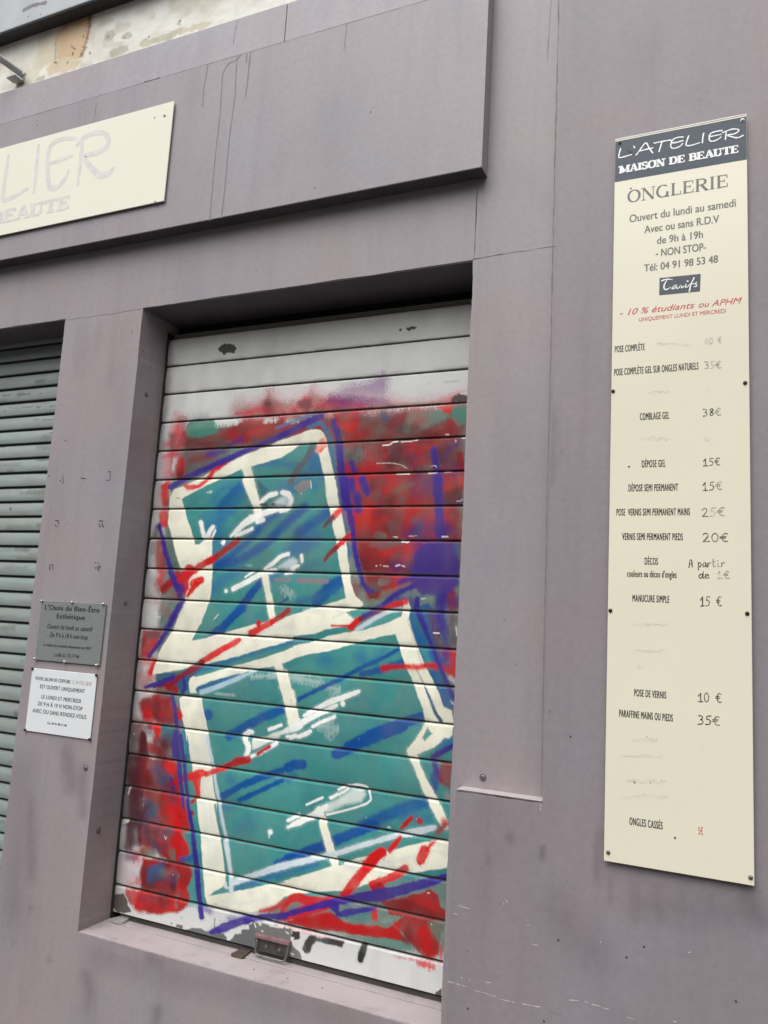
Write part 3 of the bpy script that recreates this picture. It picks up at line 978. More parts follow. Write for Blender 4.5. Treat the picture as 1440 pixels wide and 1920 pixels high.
# --- old plaster above the cornice
def plaster_paint():
    xs, zs = np.arange(-3.0, -1.0, .0045), np.arange(Z(1.99), Z(2.55), .0045)
    p = Paint(xs, zs, 0.0, lin((240, 239, 232)) * .96)
    n = lambda sc_, sd: vnoise(p.X, p.Z, sc_, sd)
    f = (n(5, 31) * .6 + n(14, 32) * .4)
    al = np.clip((f - .48) * 4, 0, 1)[..., None] * .7
    p.col = p.col * (1 - al) + lin((222, 217, 198)) * .84 * al
    f = (n(7, 33) * .5 + n(24, 34) * .5)
    al = np.clip((f - .62) * 9, 0, 1)[..., None] * .55
    p.col = p.col * (1 - al) + lin((196, 192, 176)) * al
    gry, ora = (186, 182, 166), (216, 187, 152)
    p.fill("a 300,230 440,190 450,470 350,540 270,640 300,400", (214, 206, 180), 40, .8, .5, 0, .02, 20)
    p.fill("a 452,180 560,130 742,70 738,190 700,330 660,440 560,470 440,480 445,330", ora, 44, .9, .8, 0, .018, 25)
    p.fill("a 470,170 600,110 740,80 720,170 600,190 500,230", (186, 140, 92), 70, .7, .6, 0, .01, 30)
    p.stroke("a 715,110 708,220 685,330 665,400 640,450", 20, (120, 92, 72), 24, .8, 1.2, 0)
    p.stroke("a 440,320 440,470", 8, (150, 128, 96), 10, .7, 1, 0)
    p.stroke("a 528,160 524,230", 12, (160, 118, 80), 20, .7, .6, 0)
    p.fill("a 360,560 420,490 560,470 660,480 600,540 480,580 400,600", (212, 196, 166), 20, .8, .6, 0, .01, 40)
    for t in ("a 870,430 900,385 1000,365 1025,395 960,440 880,465", "a 830,290 850,255 900,240 915,275 870,325 840,325", "a 965,290 1000,260 1055,258 1050,290 990,315",
              "a 1100,345 1140,300 1200,305 1300,275 1440,225 1440,270 1300,330 1130,365", "a 1420,150 1440,130 1440,200 1405,190", "a 280,650 300,620 350,610 360,640 300,655"):
        p.fill(t, gry, 8, .8, .8, 0, .006, 60)
    for x, y in ((858, 291), (988, 300), (1430, 168), (575, 425), (440, 498), (535, 495), (715, 425), (1180, 292), (300, 245), (510, 640)):
        p.stroke("a %d,%d" % (x, y), 14, (92, 80, 66), 6, .9, .5, 0)
    for t in ("a 565,360 570,370 600,395", "a 578,415 576,440", "a 660,280 664,300", "a 650,370 690,380", "a 640,430 655,445", "a 710,410 720,430", "a 430,490 450,500"):
        p.stroke(t, 9, (120, 98, 76), 5, .8, 1.0, 0)
    p.fill("a 0,280 200,215 400,170 560,110 740,50 940,-20 940,10 740,90 560,150 400,205 200,255 0,330", (150, 112, 78), 30, .8, 1.0, 0, .008, 40)
    p.fill("g 400,1260 430,1130 520,1060 580,1110 540,1190 440,1260", (168, 150, 96), 40, .85, .8, 0, .01, 50)
    p.stroke("a 0,735 200,685 500,600 900,465 1300,335", 16, (232, 232, 226), 8, .9, .8, 0)
    p.fill("P 520,20 640,-20 640,10 545,14", (214, 210, 202), 6, .6, .5, 0)
    for t in ("V 520,165 600,140 680,110 760,85 800,80 790,100 640,135 540,172",):
        p.fill(t, (206, 200, 176), 8, .8, .8, 0, .008, 60)
    return p


pp = plaster_paint()
pw = MB()
yrow = np.zeros(len(pp.zs))
ydis = (vnoise(pp.X, pp.Z, 6, 41) - .5) * .004 + (vnoise(pp.X, pp.Z, 30, 42) - .5) * .0012
pw.grid(pp.xs, pp.zs, ydis, 0, pp.col)
pc = tuple(lin((230, 228, 216)) * .85)
pw.box(-6, pp.xs[0], 0, .3, Z(1.99), 6.0, 1); pw.box(pp.xs[-1], -.702, 0, .3, Z(1.99), 6.0, 1)
pw.box(pp.xs[0], pp.xs[-1], 0, .3, pp.zs[-1], 6.0, 1); pw.box(pp.xs[0], pp.xs[-1], .02, .3, Z(1.99), pp.zs[-1], 1)
pw.box(-.7, 4, .02, .3, 3.6, 6.0, 1)
M['plaster_far'] = flat("plain_plaster", (222, 219, 206), .85, var=.05, scale=6)
pw.build("upper_wall", [M['plaster'], M['plaster_far']], shop)
# body of the building behind the skin, so that no light leaks through
bb = MB(); bb.box(-6, 4, .40, 5.0, 0.0, 5.9)
bb.build("building_core", M['dark'], shop)

# --- sill: front tread is the wall's own paint, a loose strip and a steel threshold lie behind a gap
sl = MB()
sl.box(OPEN_L + .003, OPEN_R - .003, .004, .1072, SILL - .03, SILL + .0022, 0, .0012)
sl.box(OPEN_L + .003, OPEN_R - .003, .1112, .1500, SILL - .03, SILL + .0030, 0, .0012)
sl.box(OPEN_L + .02, OPEN_R - .003, .1072, .1112, SILL - .03, SILL - .006, 1)
for x, y in ((834, 722), (1225, 820), (460, 555)):
    p = at(400 + x / 6, 1720 + y / 6, .06)
    sl.lathe(p[0], .06, SILL + .0023, [(.003, 0), (.002, .0006)], 1, 8, (0, 0, 1))
sill = sl.build("window_sill", [M['sill'], M['crack']], shop)
th = MB()
th.box(OPEN_L + .06, OPEN_R - .004, .1500, .175, SILL - .03, SILL + .016, 0, .002)
M['threshold'] = flat("dark_steel", (78, 74, 70), .6, .2, .2, 30)
th.build("threshold", M['threshold'], sill)

# --- back of the openings
bk = MB()
bk.box(OPEN_L, OPEN_R, .19, .30, SILL - .02, LINTEL + .02)
bk.box(-3.9, -2.214, .19, .30, -.02, LINTEL + .02)
bk.build("shutter_housing", M['dark'], shop)
M['soffit'] = flat("dark_soffit_paint", (92, 84, 86), .8, var=.12, scale=8)  # thin dark sheet closing the top of each opening
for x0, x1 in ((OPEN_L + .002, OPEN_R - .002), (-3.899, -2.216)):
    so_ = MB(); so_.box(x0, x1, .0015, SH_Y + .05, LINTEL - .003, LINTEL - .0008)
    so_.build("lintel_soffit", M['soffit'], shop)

# ------------------------------------------------------------------ graffiti shutter
PITCH_S = 0.1021
TOP = Z(0.9711)


def slat_rows(z_top, pitch, count, lip, prof):
    zs, ys, face = [], [], []
    for k in range(count):
        zt = z_top - pitch * k
        for dz, y, fc in prof:
            zs.append(zt - dz); ys.append(SH_Y + y); face.append(fc)
    return np.array(zs), np.array(ys), np.array(face)


CREAM, WHITE, TEAL, BLUE, RED, PURP = (236, 235, 216), (222, 229, 232), (66, 141, 139), (14, 76, 146), (208, 24, 28), (56, 40, 132)
TEAL_D, BLUE_S, RED_D, MAR, GRN = (52, 108, 110), (40, 104, 152), (150, 28, 30), (84, 36, 42), (92, 116, 108)
SLATC = (204, 206, 204)


def blobs(p, spots, rgb, w, soft, op, seed, spray=.5):
    r = np.random.default_rng(seed)
    for t in spots:
        x, y = t
        a = r.uniform(0, 6.28)
        l = r.uniform(8, 30)
        p.stroke("P %.1f,%.1f %.1f,%.1f" % (x, y, x + l * math.cos(a) * .8, y + l * math.sin(a) * .5), w * r.uniform(.6, 1.4), rgb, soft * r.uniform(.7, 1.4), op * r.uniform(.75, 1), spray)


def scatter(x0, x1, y0, y1, n, seed):
    r = np.random.default_rng(seed)
    return [(r.uniform(x0, x1), r.uniform(y0, y1)) for _ in range(n)]


def paint_graffiti(p):
    S, Fi = p.stroke, p.fill
    p.halo = .34
    p.cover = np.clip(.86 + .22 * vnoise(p.X, p.Z, 38, 71) + .08 * (vnoise(p.X, p.Z, 240, 72) - .5), 0, 1)
    # ---- ground coats: pale slats, then green-grey, maroon and red clouds
    Fi("P 318,812 420,800 600,784 700,776 880,760 880,1800 700,1770 620,1742 400,1690 330,1672 300,1560 292,1300 300,1100 318,900", GRN, 18, .94, .8, .3, .006, 14)
    Fi("P 340,806 560,784 870,762 870,880 700,860 630,810 560,800 420,840 345,900", (112, 54, 54), 30, .85, 1.0, .4, .012, 16)
    blobs(p, scatter(420, 860, 770, 830, 16, 2), RED_D, 26, 30, .75, 3)
    blobs(p, scatter(380, 600, 790, 850, 8, 4), RED_D, 24, 26, .8, 5)
    blobs(p, scatter(650, 860, 830, 900, 12, 6), MAR, 30, 34, .75, 7)
    Fi("P 640,870 860,880 866,1010 850,1110 760,1100 690,1120 665,1000", RED_D, 26, .95, .8, .3, .01, 16)
    blobs(p, scatter(665, 850, 895, 1090, 20, 8), (184, 34, 36), 34, 30, .8, 9)
    blobs(p, scatter(690, 840, 900, 1080, 10, 10), (104, 78, 74), 14, 24, .7, 11)
    Fi("B 200,430 420,430 440,520 360,610 290,580 230,560", RED, 50, .9, .8, .3)
    S("B 640,440 670,480", 70, (62, 84, 118), 60, .8)
    S("B 820,470 780,500 720,540", 90, RED_D, 60, .8)
    Fi("B 860,420 1100,390 1230,470 1060,560 920,620 820,600", (104, 134, 124), 60, .8, 1.2, .6)
    Fi("B 1250,350 1370,360 1365,520 1300,560 1240,480", (66, 128, 112), 18, .95)
    Fi("B 1100,390 1250,330 1240,440 1180,430", RED, 24, .8, 1.6, .7)
    S("B 870,800 900,880 960,830", 110, (66, 76, 106), 70, .7)
    S("B 670,780 680,830", 70, RED, 40, .8)
    S("B 940,770 960,790", 70, RED_D, 40, .8)
    S("B 560,780 580,860", 60, (78, 92, 92), 50, .8)
    S("B 1310,800 1330,960", 60, RED_D, 40, .8)
    S("B 1330,1030 1345,1080", 70, RED, 30, .9)
    Fi("B 1180,1110 1330,1090 1335,1240 1160,1250", MAR, 40, .8)
    S("D 1000,350 1060,400 1020,470", 70, (70, 86, 106), 50, .85)
    S("D 830,110 900,70 990,40", 50, (110, 92, 84), 40, .8)
    S("D 850,300 900,260", 40, (104, 84, 80), 40, .8)
    S("D 690,480 740,490", 60, (96, 112, 106), 40, .8)
    S("D 640,560 760,560 900,540", 60, (98, 88, 90), 50, .85)
    S("D 830,700 850,660", 50, (100, 80, 76), 40, .8)
    Fi("D 530,640 760,620 780,760 560,790", RED, 40, .85, .6, .2)
    S("D 930,690 960,740", 70, RED, 40, .85)
    S("D 720,890 780,880", 60, (104, 120, 108), 40, .85)
    S("D 700,1030 860,960 1000,900", 46, (112, 100, 92), 40, .8)
    Fi("D 600,960 700,930 720,990 690,1030 620,1035", RED, 20, .9)
    S("D 1300,950 1340,1090", 110, RED_D, 60, .85)
    # left edge clouds
    S("A 260,560 200,700 140,720", 60, (206, 70, 84), 70, .6, 1.4)
    S("A 250,560 250,640", 50, RED, 50, .6, 1.2)
    Fi("A 320,560 360,505 440,490 560,495 610,560 590,620 440,650 330,640", (58, 126, 110), 14, .95)
    Fi("A 240,740 270,650 320,570 330,660 480,690 720,700 720,735 420,740", (108, 50, 50), 26, .85)
    Fi("A 600,640 830,490 1180,470 1200,560 1050,690 720,720", RED_D, 60, .85, 1.0)
    S("A 880,620 1150,560", 60, (178, 40, 36), 50, .8)
    Fi("A 230,790 700,750 640,900 320,980 230,960", (92, 88, 92), 40, .85)
    S("A 360,850 560,810", 60, (118, 52, 50), 50, .8)
    S("A 520,800 640,770", 50, PURP, 50, .8)
    S("A 280,870 270,990", 80, (170, 32, 34), 30, .9)
    S("A 160,1050 155,1120 140,1230", 50, RED, 30, .9)
    S("A 130,820 200,800", 40, RED, 40, .8)
    S("A 150,860 150,980", 90, (208, 130, 140), 60, .6, 1)
    S("A 110,1100 100,1230", 60, (196, 120, 130), 60, .6, 1)
    S("C 225,60 235,200", 60, RED, 30, .9)
    S("C 215,300 222,370", 90, RED, 36, .9)
    S("C 170,420 150,480", 70, (104, 82, 80), 50, .8)
    S("C 190,560 190,740", 110, RED_D, 60, .85)
    S("C 280,540 320,740", 70, (86, 104, 98), 40, .8)
    S("C 130,560 120,620", 60, (150, 140, 136), 40, .7)
    # paint overspray climbing the third slat
    for t, rgb, so, op in (("A 760,450 900,400 980,370 1040,290 1070,380 1090,440 1000,455", (206, 44, 54), 70, .85), ("A 1170,430 1290,370 1360,290 1420,330 1440,420", (206, 40, 48), 70, .9),
                           ("B -20,420 0,280 40,360 120,330 180,270 300,300 430,340 560,390 200,420", (198, 36, 46), 70, .85), ("B 1060,350 1180,290 1290,270 1260,345", (206, 50, 60), 60, .8)):
        Fi(t, rgb, so, op, 1.5, .15, .006, 40)
    Fi("P 440,785 480,752 505,730 540,752 570,738 590,724 620,745 660,735 720,738 770,752 830,745 872,738 872,756 700,778 600,788", (202, 70, 80), 26, .55, 2.2, .1, .004, 30)
    Fi("P 610,752 640,728 690,716 716,700 730,712 724,756 640,768", (126, 62, 132), 20, .62, 2.2, .1, .004, 30)
    Fi("P 318,800 330,770 352,782 345,830 330,900 312,900", (206, 84, 94), 16, .55, 2.0, .2, .004, 30)
    S("P 505,735 506,755", 14, (196, 120, 126), 22, .5, 1.8, .3)
    S("B 220,300 330,290 460,310", 80, (132, 62, 122), 100, .75, 2.0, .1)
    S("B 520,330 640,330", 40, (126, 60, 130), 60, .7, 2.0, .1)
    S("B 640,160 650,230 630,330", 46, (146, 128, 164), 60, .6, 2.0, .1)
    S("B 300,330 460,300", 60, (118, 44, 110), 60, .5, 2.0, .1)
    S("A 900,330 1300,260", 60, (214, 190, 194), 120, .5, 1.6, .2)
    S("B 80,240 700,300 1200,290", 60, (216, 204, 208), 110, .5, 1.6, .2)
    # ---- red column on the left of the lower letter
    Fi("E 130,190 290,190 260,330 180,430 110,420", (190, 28, 32), 40, .95, .9)
    S("E 130,440 230,470 190,600", 90, (206, 70, 78), 70, .7, 1.2)
    S("E 235,470 200,560", 44, RED, 24, .95)
    S("E 120,600 150,690", 90, (200, 110, 116), 70, .6)
    Fi("E 230,740 380,720 400,1000 260,1000 130,960 110,820", RED_D, 60, .95)
    S("E 150,850 180,950", 110, RED, 70, .8)
    S("E 240,860 260,930", 100, (112, 36, 36), 50, .85)
    S("E 300,950 370,960", 80, RED, 50, .8)
    S("E 300,760 370,740", 50, TEAL_D, 40, .8)
    S("E 200,1030 240,1040 270,1110 250,1150", 70, RED, 40, .85)
    Fi("E 290,1020 440,1030 430,1100 330,1180 260,1180 290,1110", (44, 92, 118), 26, .9)
    S("E 300,1090 380,1060", 50, (70, 118, 118), 30, .8)
    S("E 430,1150 490,1150", 60, (126, 34, 44), 40, .85)
    S("E 190,1210 290,1260", 90, (188, 34, 36), 50, .85)
    S("E 300,1200 390,1190", 50, (60, 66, 78), 40, .8)
    Fi("G 60,160 230,150 250,400 230,700 90,700", (116, 44, 48), 60, .8, .8)
    S("G 210,180 200,420", 110, (104, 34, 40), 50, .8)
    S("G 160,470 150,680", 90, (80, 36, 50), 60, .85)
    S("G 130,760 100,960", 90, (84, 44, 62), 60, .85)
    Fi("G 240,180 480,220 640,480 645,780 560,850 600,930 620,1000 580,1070 480,1090 380,1060 330,980 200,960 170,820 230,600", RED_D, 40, .96, .9)
    S("G 480,640 560,760 480,780", 130, RED, 60, .9)
    S("G 420,480 520,520", 100, (168, 24, 26), 60, .8)
    S("G 330,110 360,130", 70, RED, 50, .8)
    S("G 420,310 480,260", 70, RED, 30, .85)
    S("G 370,410 470,360", 26, (96, 108, 98), 20, .9)
    S("G 390,220 450,200", 60, (52, 84, 104), 50, .85)
    S("G 270,600 330,630 310,670", 90, (48, 84, 112), 60, .9)
    S("G 390,590 400,620", 60, (98, 56, 52), 50, .8)
    S("G 310,790 350,790", 60, (92, 62, 80), 50, .8)
    S("G 400,880 460,830", 70, (58, 78, 100), 50, .9)
    S("G 230,1000 310,1000", 80, (84, 96, 86), 50, .85)
    S("G 480,1000 490,1040", 80, (94, 108, 100), 40, .9)
    S("G 590,930 600,1010 560,1060", 70, RED, 30, .85)
    Fi("G 190,1060 520,1110 640,1150 640,1250 600,1300 200,1300", (104, 52, 50), 50, .85)
    S("G 300,1180 400,1160 380,1220", 90, (44, 92, 132), 60, .9)
    S("G 430,1190 520,1190", 60, (84, 108, 108), 50, .85)
    Fi("I 270,120 560,160 670,220 680,290 640,340 660,450 600,560 420,590 200,540 260,330", RED_D, 34, .95, 1.0, .6)
    S("I 340,240 420,200 440,250 340,300", 80, (46, 86, 130), 50, .9)
    S("I 440,260 540,260", 80, (80, 108, 108), 60, .9)
    S("I 300,220 290,330", 50, (96, 44, 44), 50, .8)
    S("I 320,360 460,330", 60, (86, 44, 50), 50, .8)
    S("I 400,340 520,330", 50, (176, 26, 28), 50, .8)
    S("I 640,250 650,300", 60, (178, 24, 26), 40, .85)
    Fi("I 140,370 420,410 650,440 640,520 560,560 420,580 250,570 170,500 130,430", (194, 38, 38), 50, .92, 1.2, .4)
    S("I 350,430 480,470", 60, (172, 26, 28), 50, .8)
    S("I 160,310 250,330 210,270", 40, (208, 60, 62), 40, .7, 1.8, .9)
    Fi("I 80,80 260,100 280,160 200,330 80,320", (204, 192, 196), 24, .92, .8, .5)
    S("I 150,110 210,120", 60, (110, 84, 108), 50, .8, 1.0)
    # maroon run
    Fi("E 90,1290 95,1110 130,1060 165,1110 175,1300", (94, 28, 36), 12, .95)
    S("G 220,0 210,130", 80, (92, 28, 36), 16, .9)
    S("G 262,20 262,240", 10, (150, 70, 80), 12, .5)
    blobs(p, scatter(640, 862, 780, 1110, 34, 40), (176, 26, 30), 20, 26, .7, 41, .8)
    blobs(p, scatter(640, 862, 780, 1110, 26, 42), (78, 62, 70), 15, 26, .65, 43, .8)
    blobs(p, scatter(790, 866, 830, 1100, 12, 44), (70, 48, 110), 18, 28, .6, 45, .8)
    blobs(p, scatter(345, 620, 780, 850, 16, 46), (80, 72, 76), 12, 22, .6, 47, .8)
    blobs(p, scatter(255, 350, 1330, 1690, 26, 48), (186, 26, 30), 16, 20, .7, 49, .8)
    blobs(p, scatter(255, 350, 1330, 1690, 26, 50), (70, 60, 76), 13, 20, .65, 51, .8)
    blobs(p, scatter(270, 340, 1100, 1330, 14, 52), (150, 60, 66), 13, 20, .6, 53, .8)
    blobs(p, scatter(250, 345, 1350, 1680, 20, 54), (74, 30, 38), 14, 18, .75, 55, .6)
    blobs(p, scatter(265, 345, 1380, 1660, 12, 56), (40, 74, 112), 12, 20, .7, 57, .6)
    blobs(p, scatter(690, 862, 800, 1100, 22, 58), (86, 32, 38), 15, 20, .7, 59, .6)
    blobs(p, scatter(740, 862, 990, 1130, 12, 60), (56, 40, 120), 20, 22, .7, 61, .6)
    # clouds over the reds: no can covers evenly
    X, Zz = p.X, p.Z
    redness = np.clip((p.col[..., 0] - p.col[..., 1] - .12) * 4, 0, 1) * np.clip((.5 - p.col[..., 1]) * 5, 0, 1)
    n1 = vnoise(X + 9, Zz, 11, 61) * .55 + vnoise(X, Zz + 5, 24, 62) * .45
    k1 = (np.clip((n1 - .42) * 3.2, 0, 1) * redness * .85)[..., None]
    p.col = p.col * (1 - k1) + lin((88, 38, 40)) * k1
    n2 = vnoise(X + 30, Zz, 15, 63) * .6 + vnoise(X, Zz + 50, 38, 64) * .4
    k2 = (np.clip((n2 - .62) * 5, 0, 1) * redness * .7)[..., None]
    p.col = p.col * (1 - k2) + lin((84, 84, 86)) * k2
    # ---- teal letter fields
    Fi("P 335,920 470,868 590,822 615,860 630,960 650,1060 662,1130 560,1160 440,1190 350,1215 380,1140 400,1080 400,1005 370,1020 350,980", TEAL, 10, 1, .5)
    Fi("P 352,1280 470,1246 600,1200 750,1160 800,1150 830,1300 850,1370 850,1640 700,1660 560,1690 430,1700 330,1700 345,1560 335,1400", TEAL, 14, 1, .6)
    Fi("P 330,1240 420,1215 560,1180 690,1140 760,1140 745,1175 600,1215 470,1250 345,1290", TEAL, 12, 1, .5)
    blobs(p, scatter(380, 640, 900, 1130, 14, 20), TEAL_D, 30, 40, .45, 21, .3)
    blobs(p, scatter(400, 820, 1250, 1640, 26, 22), (82, 150, 142), 40, 50, .5, 23, .3)
    blobs(p, scatter(400, 820, 1250, 1640, 16, 24), (56, 122, 118), 34, 50, .5, 25, .3)
    tz = np.clip((p.col[..., 2] - p.col[..., 0] - .05) * 6, 0, 1) * np.clip((p.col[..., 1] - p.col[..., 0] - .05) * 6, 0, 1)
    n3 = vnoise(p.X + 3, p.Z * .8, 7, 101) * .5 + vnoise(p.X, p.Z, 19, 102) * .3 + vnoise(p.X, p.Z, 60, 103) * .2
    k3 = (np.clip((n3 - .46) * 3, 0, 1) * tz * .5)[..., None]
    p.col = p.col * (1 - k3) + lin((40, 112, 122)) * k3
    k3 = (np.clip((.44 - n3) * 3, 0, 1) * tz * .45)[..., None]
    p.col = p.col * (1 - k3) + lin((86, 156, 148)) * k3
    # ribbed thin spots where the pale slat grins through
    for t, w, op in (("A 600,530 760,510", 50, .7), ("A 1010,505 1110,500", 34, .8), ("A 1200,515 1290,510", 30, .6), ("A 230,840 215,930", 36, .6), ("E 1080,600 1300,585", 36, .5),
                     ("F 0,700 220,740", 60, .45), ("F 300,780 400,800 350,850", 50, .4), ("F 240,1120 370,1140 320,1190", 70, .4), ("C 1260,960 1330,1000", 60, .35),
                     ("E 760,745 930,760", 16, .5), ("J 400,690 600,740 760,770", 30, .45), ("J 860,640 980,620", 24, .5), ("J 1350,720 1340,820", 24, .5), ("F 480,140 560,170", 40, .35),
                     ("C 800,715 830,720", 14, .6), ("C 930,745 980,745", 14, .6), ("A 510,1130 545,1125", 16, .6)):
        S(t, w, (206, 216, 212), w * .9, op, 3.2, 1.0)
    # red clouds rolling over the edge of the teal
    for t, w, rgb, so, op in (("G 560,660 620,700 600,780", 110, (182, 24, 26), 30, .95), ("G 540,930 580,990 560,1050", 120, (190, 26, 28), 26, .95), ("G 560,1140 610,1190 590,1250", 110, (150, 30, 32), 30, .9),
                              ("I 600,210 630,280 600,330", 100, (146, 32, 34), 30, .9), ("I 590,390 620,440 590,490", 100, (176, 24, 26), 30, .9), ("E 400,880 440,930", 90, RED_D, 30, .8), ("G 440,250 480,300", 70, RED, 30, .8),
                              ("G 560,560 600,600", 100, (170, 24, 26), 40, .9), ("E 250,1030 260,1060", 70, RED, 30, .8)):
        S(t, w, rgb, so, op)
    Fi("E 30,1000 120,1010 100,1290 10,1290", (120, 96, 94), 40, .8, 1.0)
    Fi("G 100,150 250,150 240,480 210,960 100,960 70,700", (78, 40, 50), 50, .8, .8)
    Fi("G 50,440 110,440 100,700 40,720", (128, 112, 116), 30, .8, 1.0)
    S("G 235,180 225,440", 60, (126, 40, 44), 40, .7)
    # ---- blue sprays
    for t, w, so, op in (("A 560,1200 620,1110 700,1080", 70, 60, .6), ("A 620,1260 720,1150 830,1050", 80, 40, .85), ("A 930,880 1110,870 1280,900 1330,950", 60, 50, .7), ("A 1440,800 1400,960 1240,1090", 90, 60, .75),
                         ("B 20,820 60,900 110,980", 90, 50, .8), ("B 0,1050 60,1080", 70, 50, .6), ("C 620,420 760,290 900,90", 110, 60, .8), ("C 560,330 690,260 760,160", 60, 60, .5),
                         ("C 700,470 640,520", 120, 70, .7), ("C 650,760 860,620 1010,470 1130,330 1240,260", 70, 40, .85), ("C 700,740 880,700 1090,570 1260,400 1440,240", 80, 34, .9),
                         ("C 660,640 760,570", 100, 70, .6), ("C 640,960 760,850 900,760", 90, 70, .7), ("C 1250,60 1360,90 1300,40", 90, 60, .6), ("C 1300,640 1440,520", 110, 60, .7),
                         ("C 720,1310 900,1090 1070,890", 62, 14, 1), ("C 1150,870 1260,790 1330,760", 60, 40, .6), ("C 1220,1080 1300,1032", 22, 14, .9),
                         ("D 0,470 120,380 280,260", 100, 50, .85), ("D 0,600 90,540 150,500", 130, 60, .8), ("D 60,760 160,720", 60, 60, .5), ("D 160,1050 280,930 370,880", 110, 30, .95),
                         ("D 0,1060 160,1020 330,960", 60, 40, .7), ("D 400,540 440,640", 70, 50, .7), ("D 380,240 420,420", 60, 40, .7),
                         ("E 730,240 860,130 1010,0", 62, 14, 1), ("E 560,560 760,490 960,430 1180,350 1440,285", 58, 20, .75), ("E 880,1110 1010,1040 1200,940 1380,870", 78, 24, .95), ("E 700,930", 90, 16, .95),
                         ("F 30,895 160,830 300,765 450,690 600,610 760,540 920,450", 36, 12, .95), ("F 600,670 760,630 960,560", 60, 24, .9), ("F 590,520 610,540", 110, 80, .7), ("F 260,540 290,550", 100, 80, .6),
                         ("F 700,570 780,460", 60, 60, .5), ("F 480,1295 640,1210 780,1150 960,1090 1140,1040", 82, 12, 1), ("F 1090,380 1160,330", 50, 30, .7),
                         ("G 910,530 1080,430 1280,350 1440,300", 58, 12, .95), ("G 1060,560 1240,480 1440,385", 40, 12, .95), ("G 980,380 1000,390", 80, 60, .7), ("G 900,640 1000,590", 70, 60, .6),
                         ("G 560,1075 760,1050", 46, 20, .85), ("G 1060,800 1160,760", 110, 90, .4), ("H 420,250 560,190 780,100 1000,10", 84, 12, 1), ("H 0,370 60,340 130,345", 78, 14, 1), ("H 0,470 60,430", 50, 20, .8),
                         ("H 640,880 820,800 1040,710 1230,660", 100, 40, .85), ("H 0,1170 200,1090 420,1000 620,920 760,870", 84, 20, .95), ("H 900,760 1100,740", 60, 50, .6), ("H 1000,800 1220,800", 90, 70, .6),
                         ("I 640,140 770,120", 44, 20, .8), ("I 1040,370 1200,320 1440,210", 46, 30, .8), ("J 0,180 160,120 300,60 420,10", 70, 14, .95), ("J 0,280 180,215 330,170", 44, 30, .7), ("J 120,160 330,170", 30, 30, .5)):
        S(t, w, BLUE if op > .84 else BLUE_S, so * 1.5, op, .8, .2)
    Fi("E 240,610 260,570 400,560 520,540 690,500 600,570 545,610 520,720 470,740 420,690 300,670", (34, 84, 128), 16, .9)
    Fi("E 240,600 500,545 560,530 420,600 260,640", TEAL_D, 20, .8)
    S("E 470,730 480,900 500,1080 520,1290", 60, BLUE_S, 40, .7)
    S("G 570,0 590,300 620,560 680,900 700,1100", 60, TEAL, 30, .8)
    S("G 600,180 590,220", 40, BLUE, 24, .8)
    Fi("F 1020,80 1180,60 1250,140 1230,350 1290,500 1340,720 1390,900 1400,980 1310,950 1230,770 1140,560 1050,370 1000,190", (34, 92, 146), 20, .95)
    S("F 1060,180 1110,260", 70, TEAL_D, 70, .6)
    S("F 1140,480 1200,600", 60, TEAL, 40, .8)
    S("H 1300,420 1260,560", 90, (34, 76, 136), 50, .9)
    Fi("H 1360,0 1440,0 1440,170 1330,260 1290,290 1270,230", (40, 110, 150), 10, .9)
    S("A 1420,730 1380,830 1290,940 1230,1040", 56, (84, 92, 100), 14, .95)
    Fi("A 930,1020 1050,1110 960,1190", (50, 92, 104), 12, .8)
    S("A 1110,570 1440,440", 24, (62, 120, 160), 30, .9)
    S("B 0,560 100,520 170,620 210,900 240,1240", 44, (52, 112, 150), 30, .9)
    # ---- cream outlines
    cf = dict(soft=12, op=1, spray=.7, ribs=.5, wobble=.0016, wsc=60)
    Fi("A 186,1160 215,1105 330,1060 450,1000 600,915 720,860 840,800 1010,735 1110,688 1250,640 1440,575 B 0,588 60,578 100,585 128,615 146,660 172,770 200,900 222,1010 D 325,0 350,210 385,320 408,460 420,600 435,720 446,830 462,920 500,1020 560,1060 566,1092 440,1098 412,1030 395,930 365,780 340,630 315,480 290,330 252,210 225,40 B 150,1130 128,1000 100,860 78,750 60,690 0,695 A 1400,700 1300,722 1240,775 1150,830 1020,866 890,906 800,935 600,1020 400,1120 285,1190", CREAM, **cf)
    Fi("A 186,1160 285,1190 300,1260 C 410,290 450,405 476,500 490,562 530,560 560,535 600,490 640,500 642,640 640,900 628,1010 600,1110 E 640,130 600,200 552,288 700,255 830,222 1030,160 1230,112 1440,58 F 0,150 160,100 290,65 470,5 550,0 605,50 608,70 580,90 465,130 490,165 555,200 490,245 300,277 180,318 0,338 E 1440,275 1300,320 1170,352 1000,410 850,450 640,495 500,530 220,578 245,470 265,400 380,212 C 330,1240 410,1020 450,860 360,760 330,655 292,505 258,375 268,200 280,70", CREAM, **cf)
    Fi("E 535,650 545,612 575,596 590,604 740,560 870,518 1000,485 1200,430 1330,385 1440,340 F 0,420 210,378 300,335 480,302 640,280 800,230 940,165 962,30 1000,30 1022,90 1005,190 1040,310 1085,440 1145,570 1185,660 1235,770 1275,850 1312,950 1380,985 1400,1080 1385,1200 1300,1180 1240,1160 1150,1075 1130,970 1090,880 1050,760 1000,640 950,520 915,400 890,320 740,350 560,392 330,462 150,492 0,532 E 1440,445 1300,500 1150,528 900,592 720,640 610,685 615,745 540,740", CREAM, **cf)
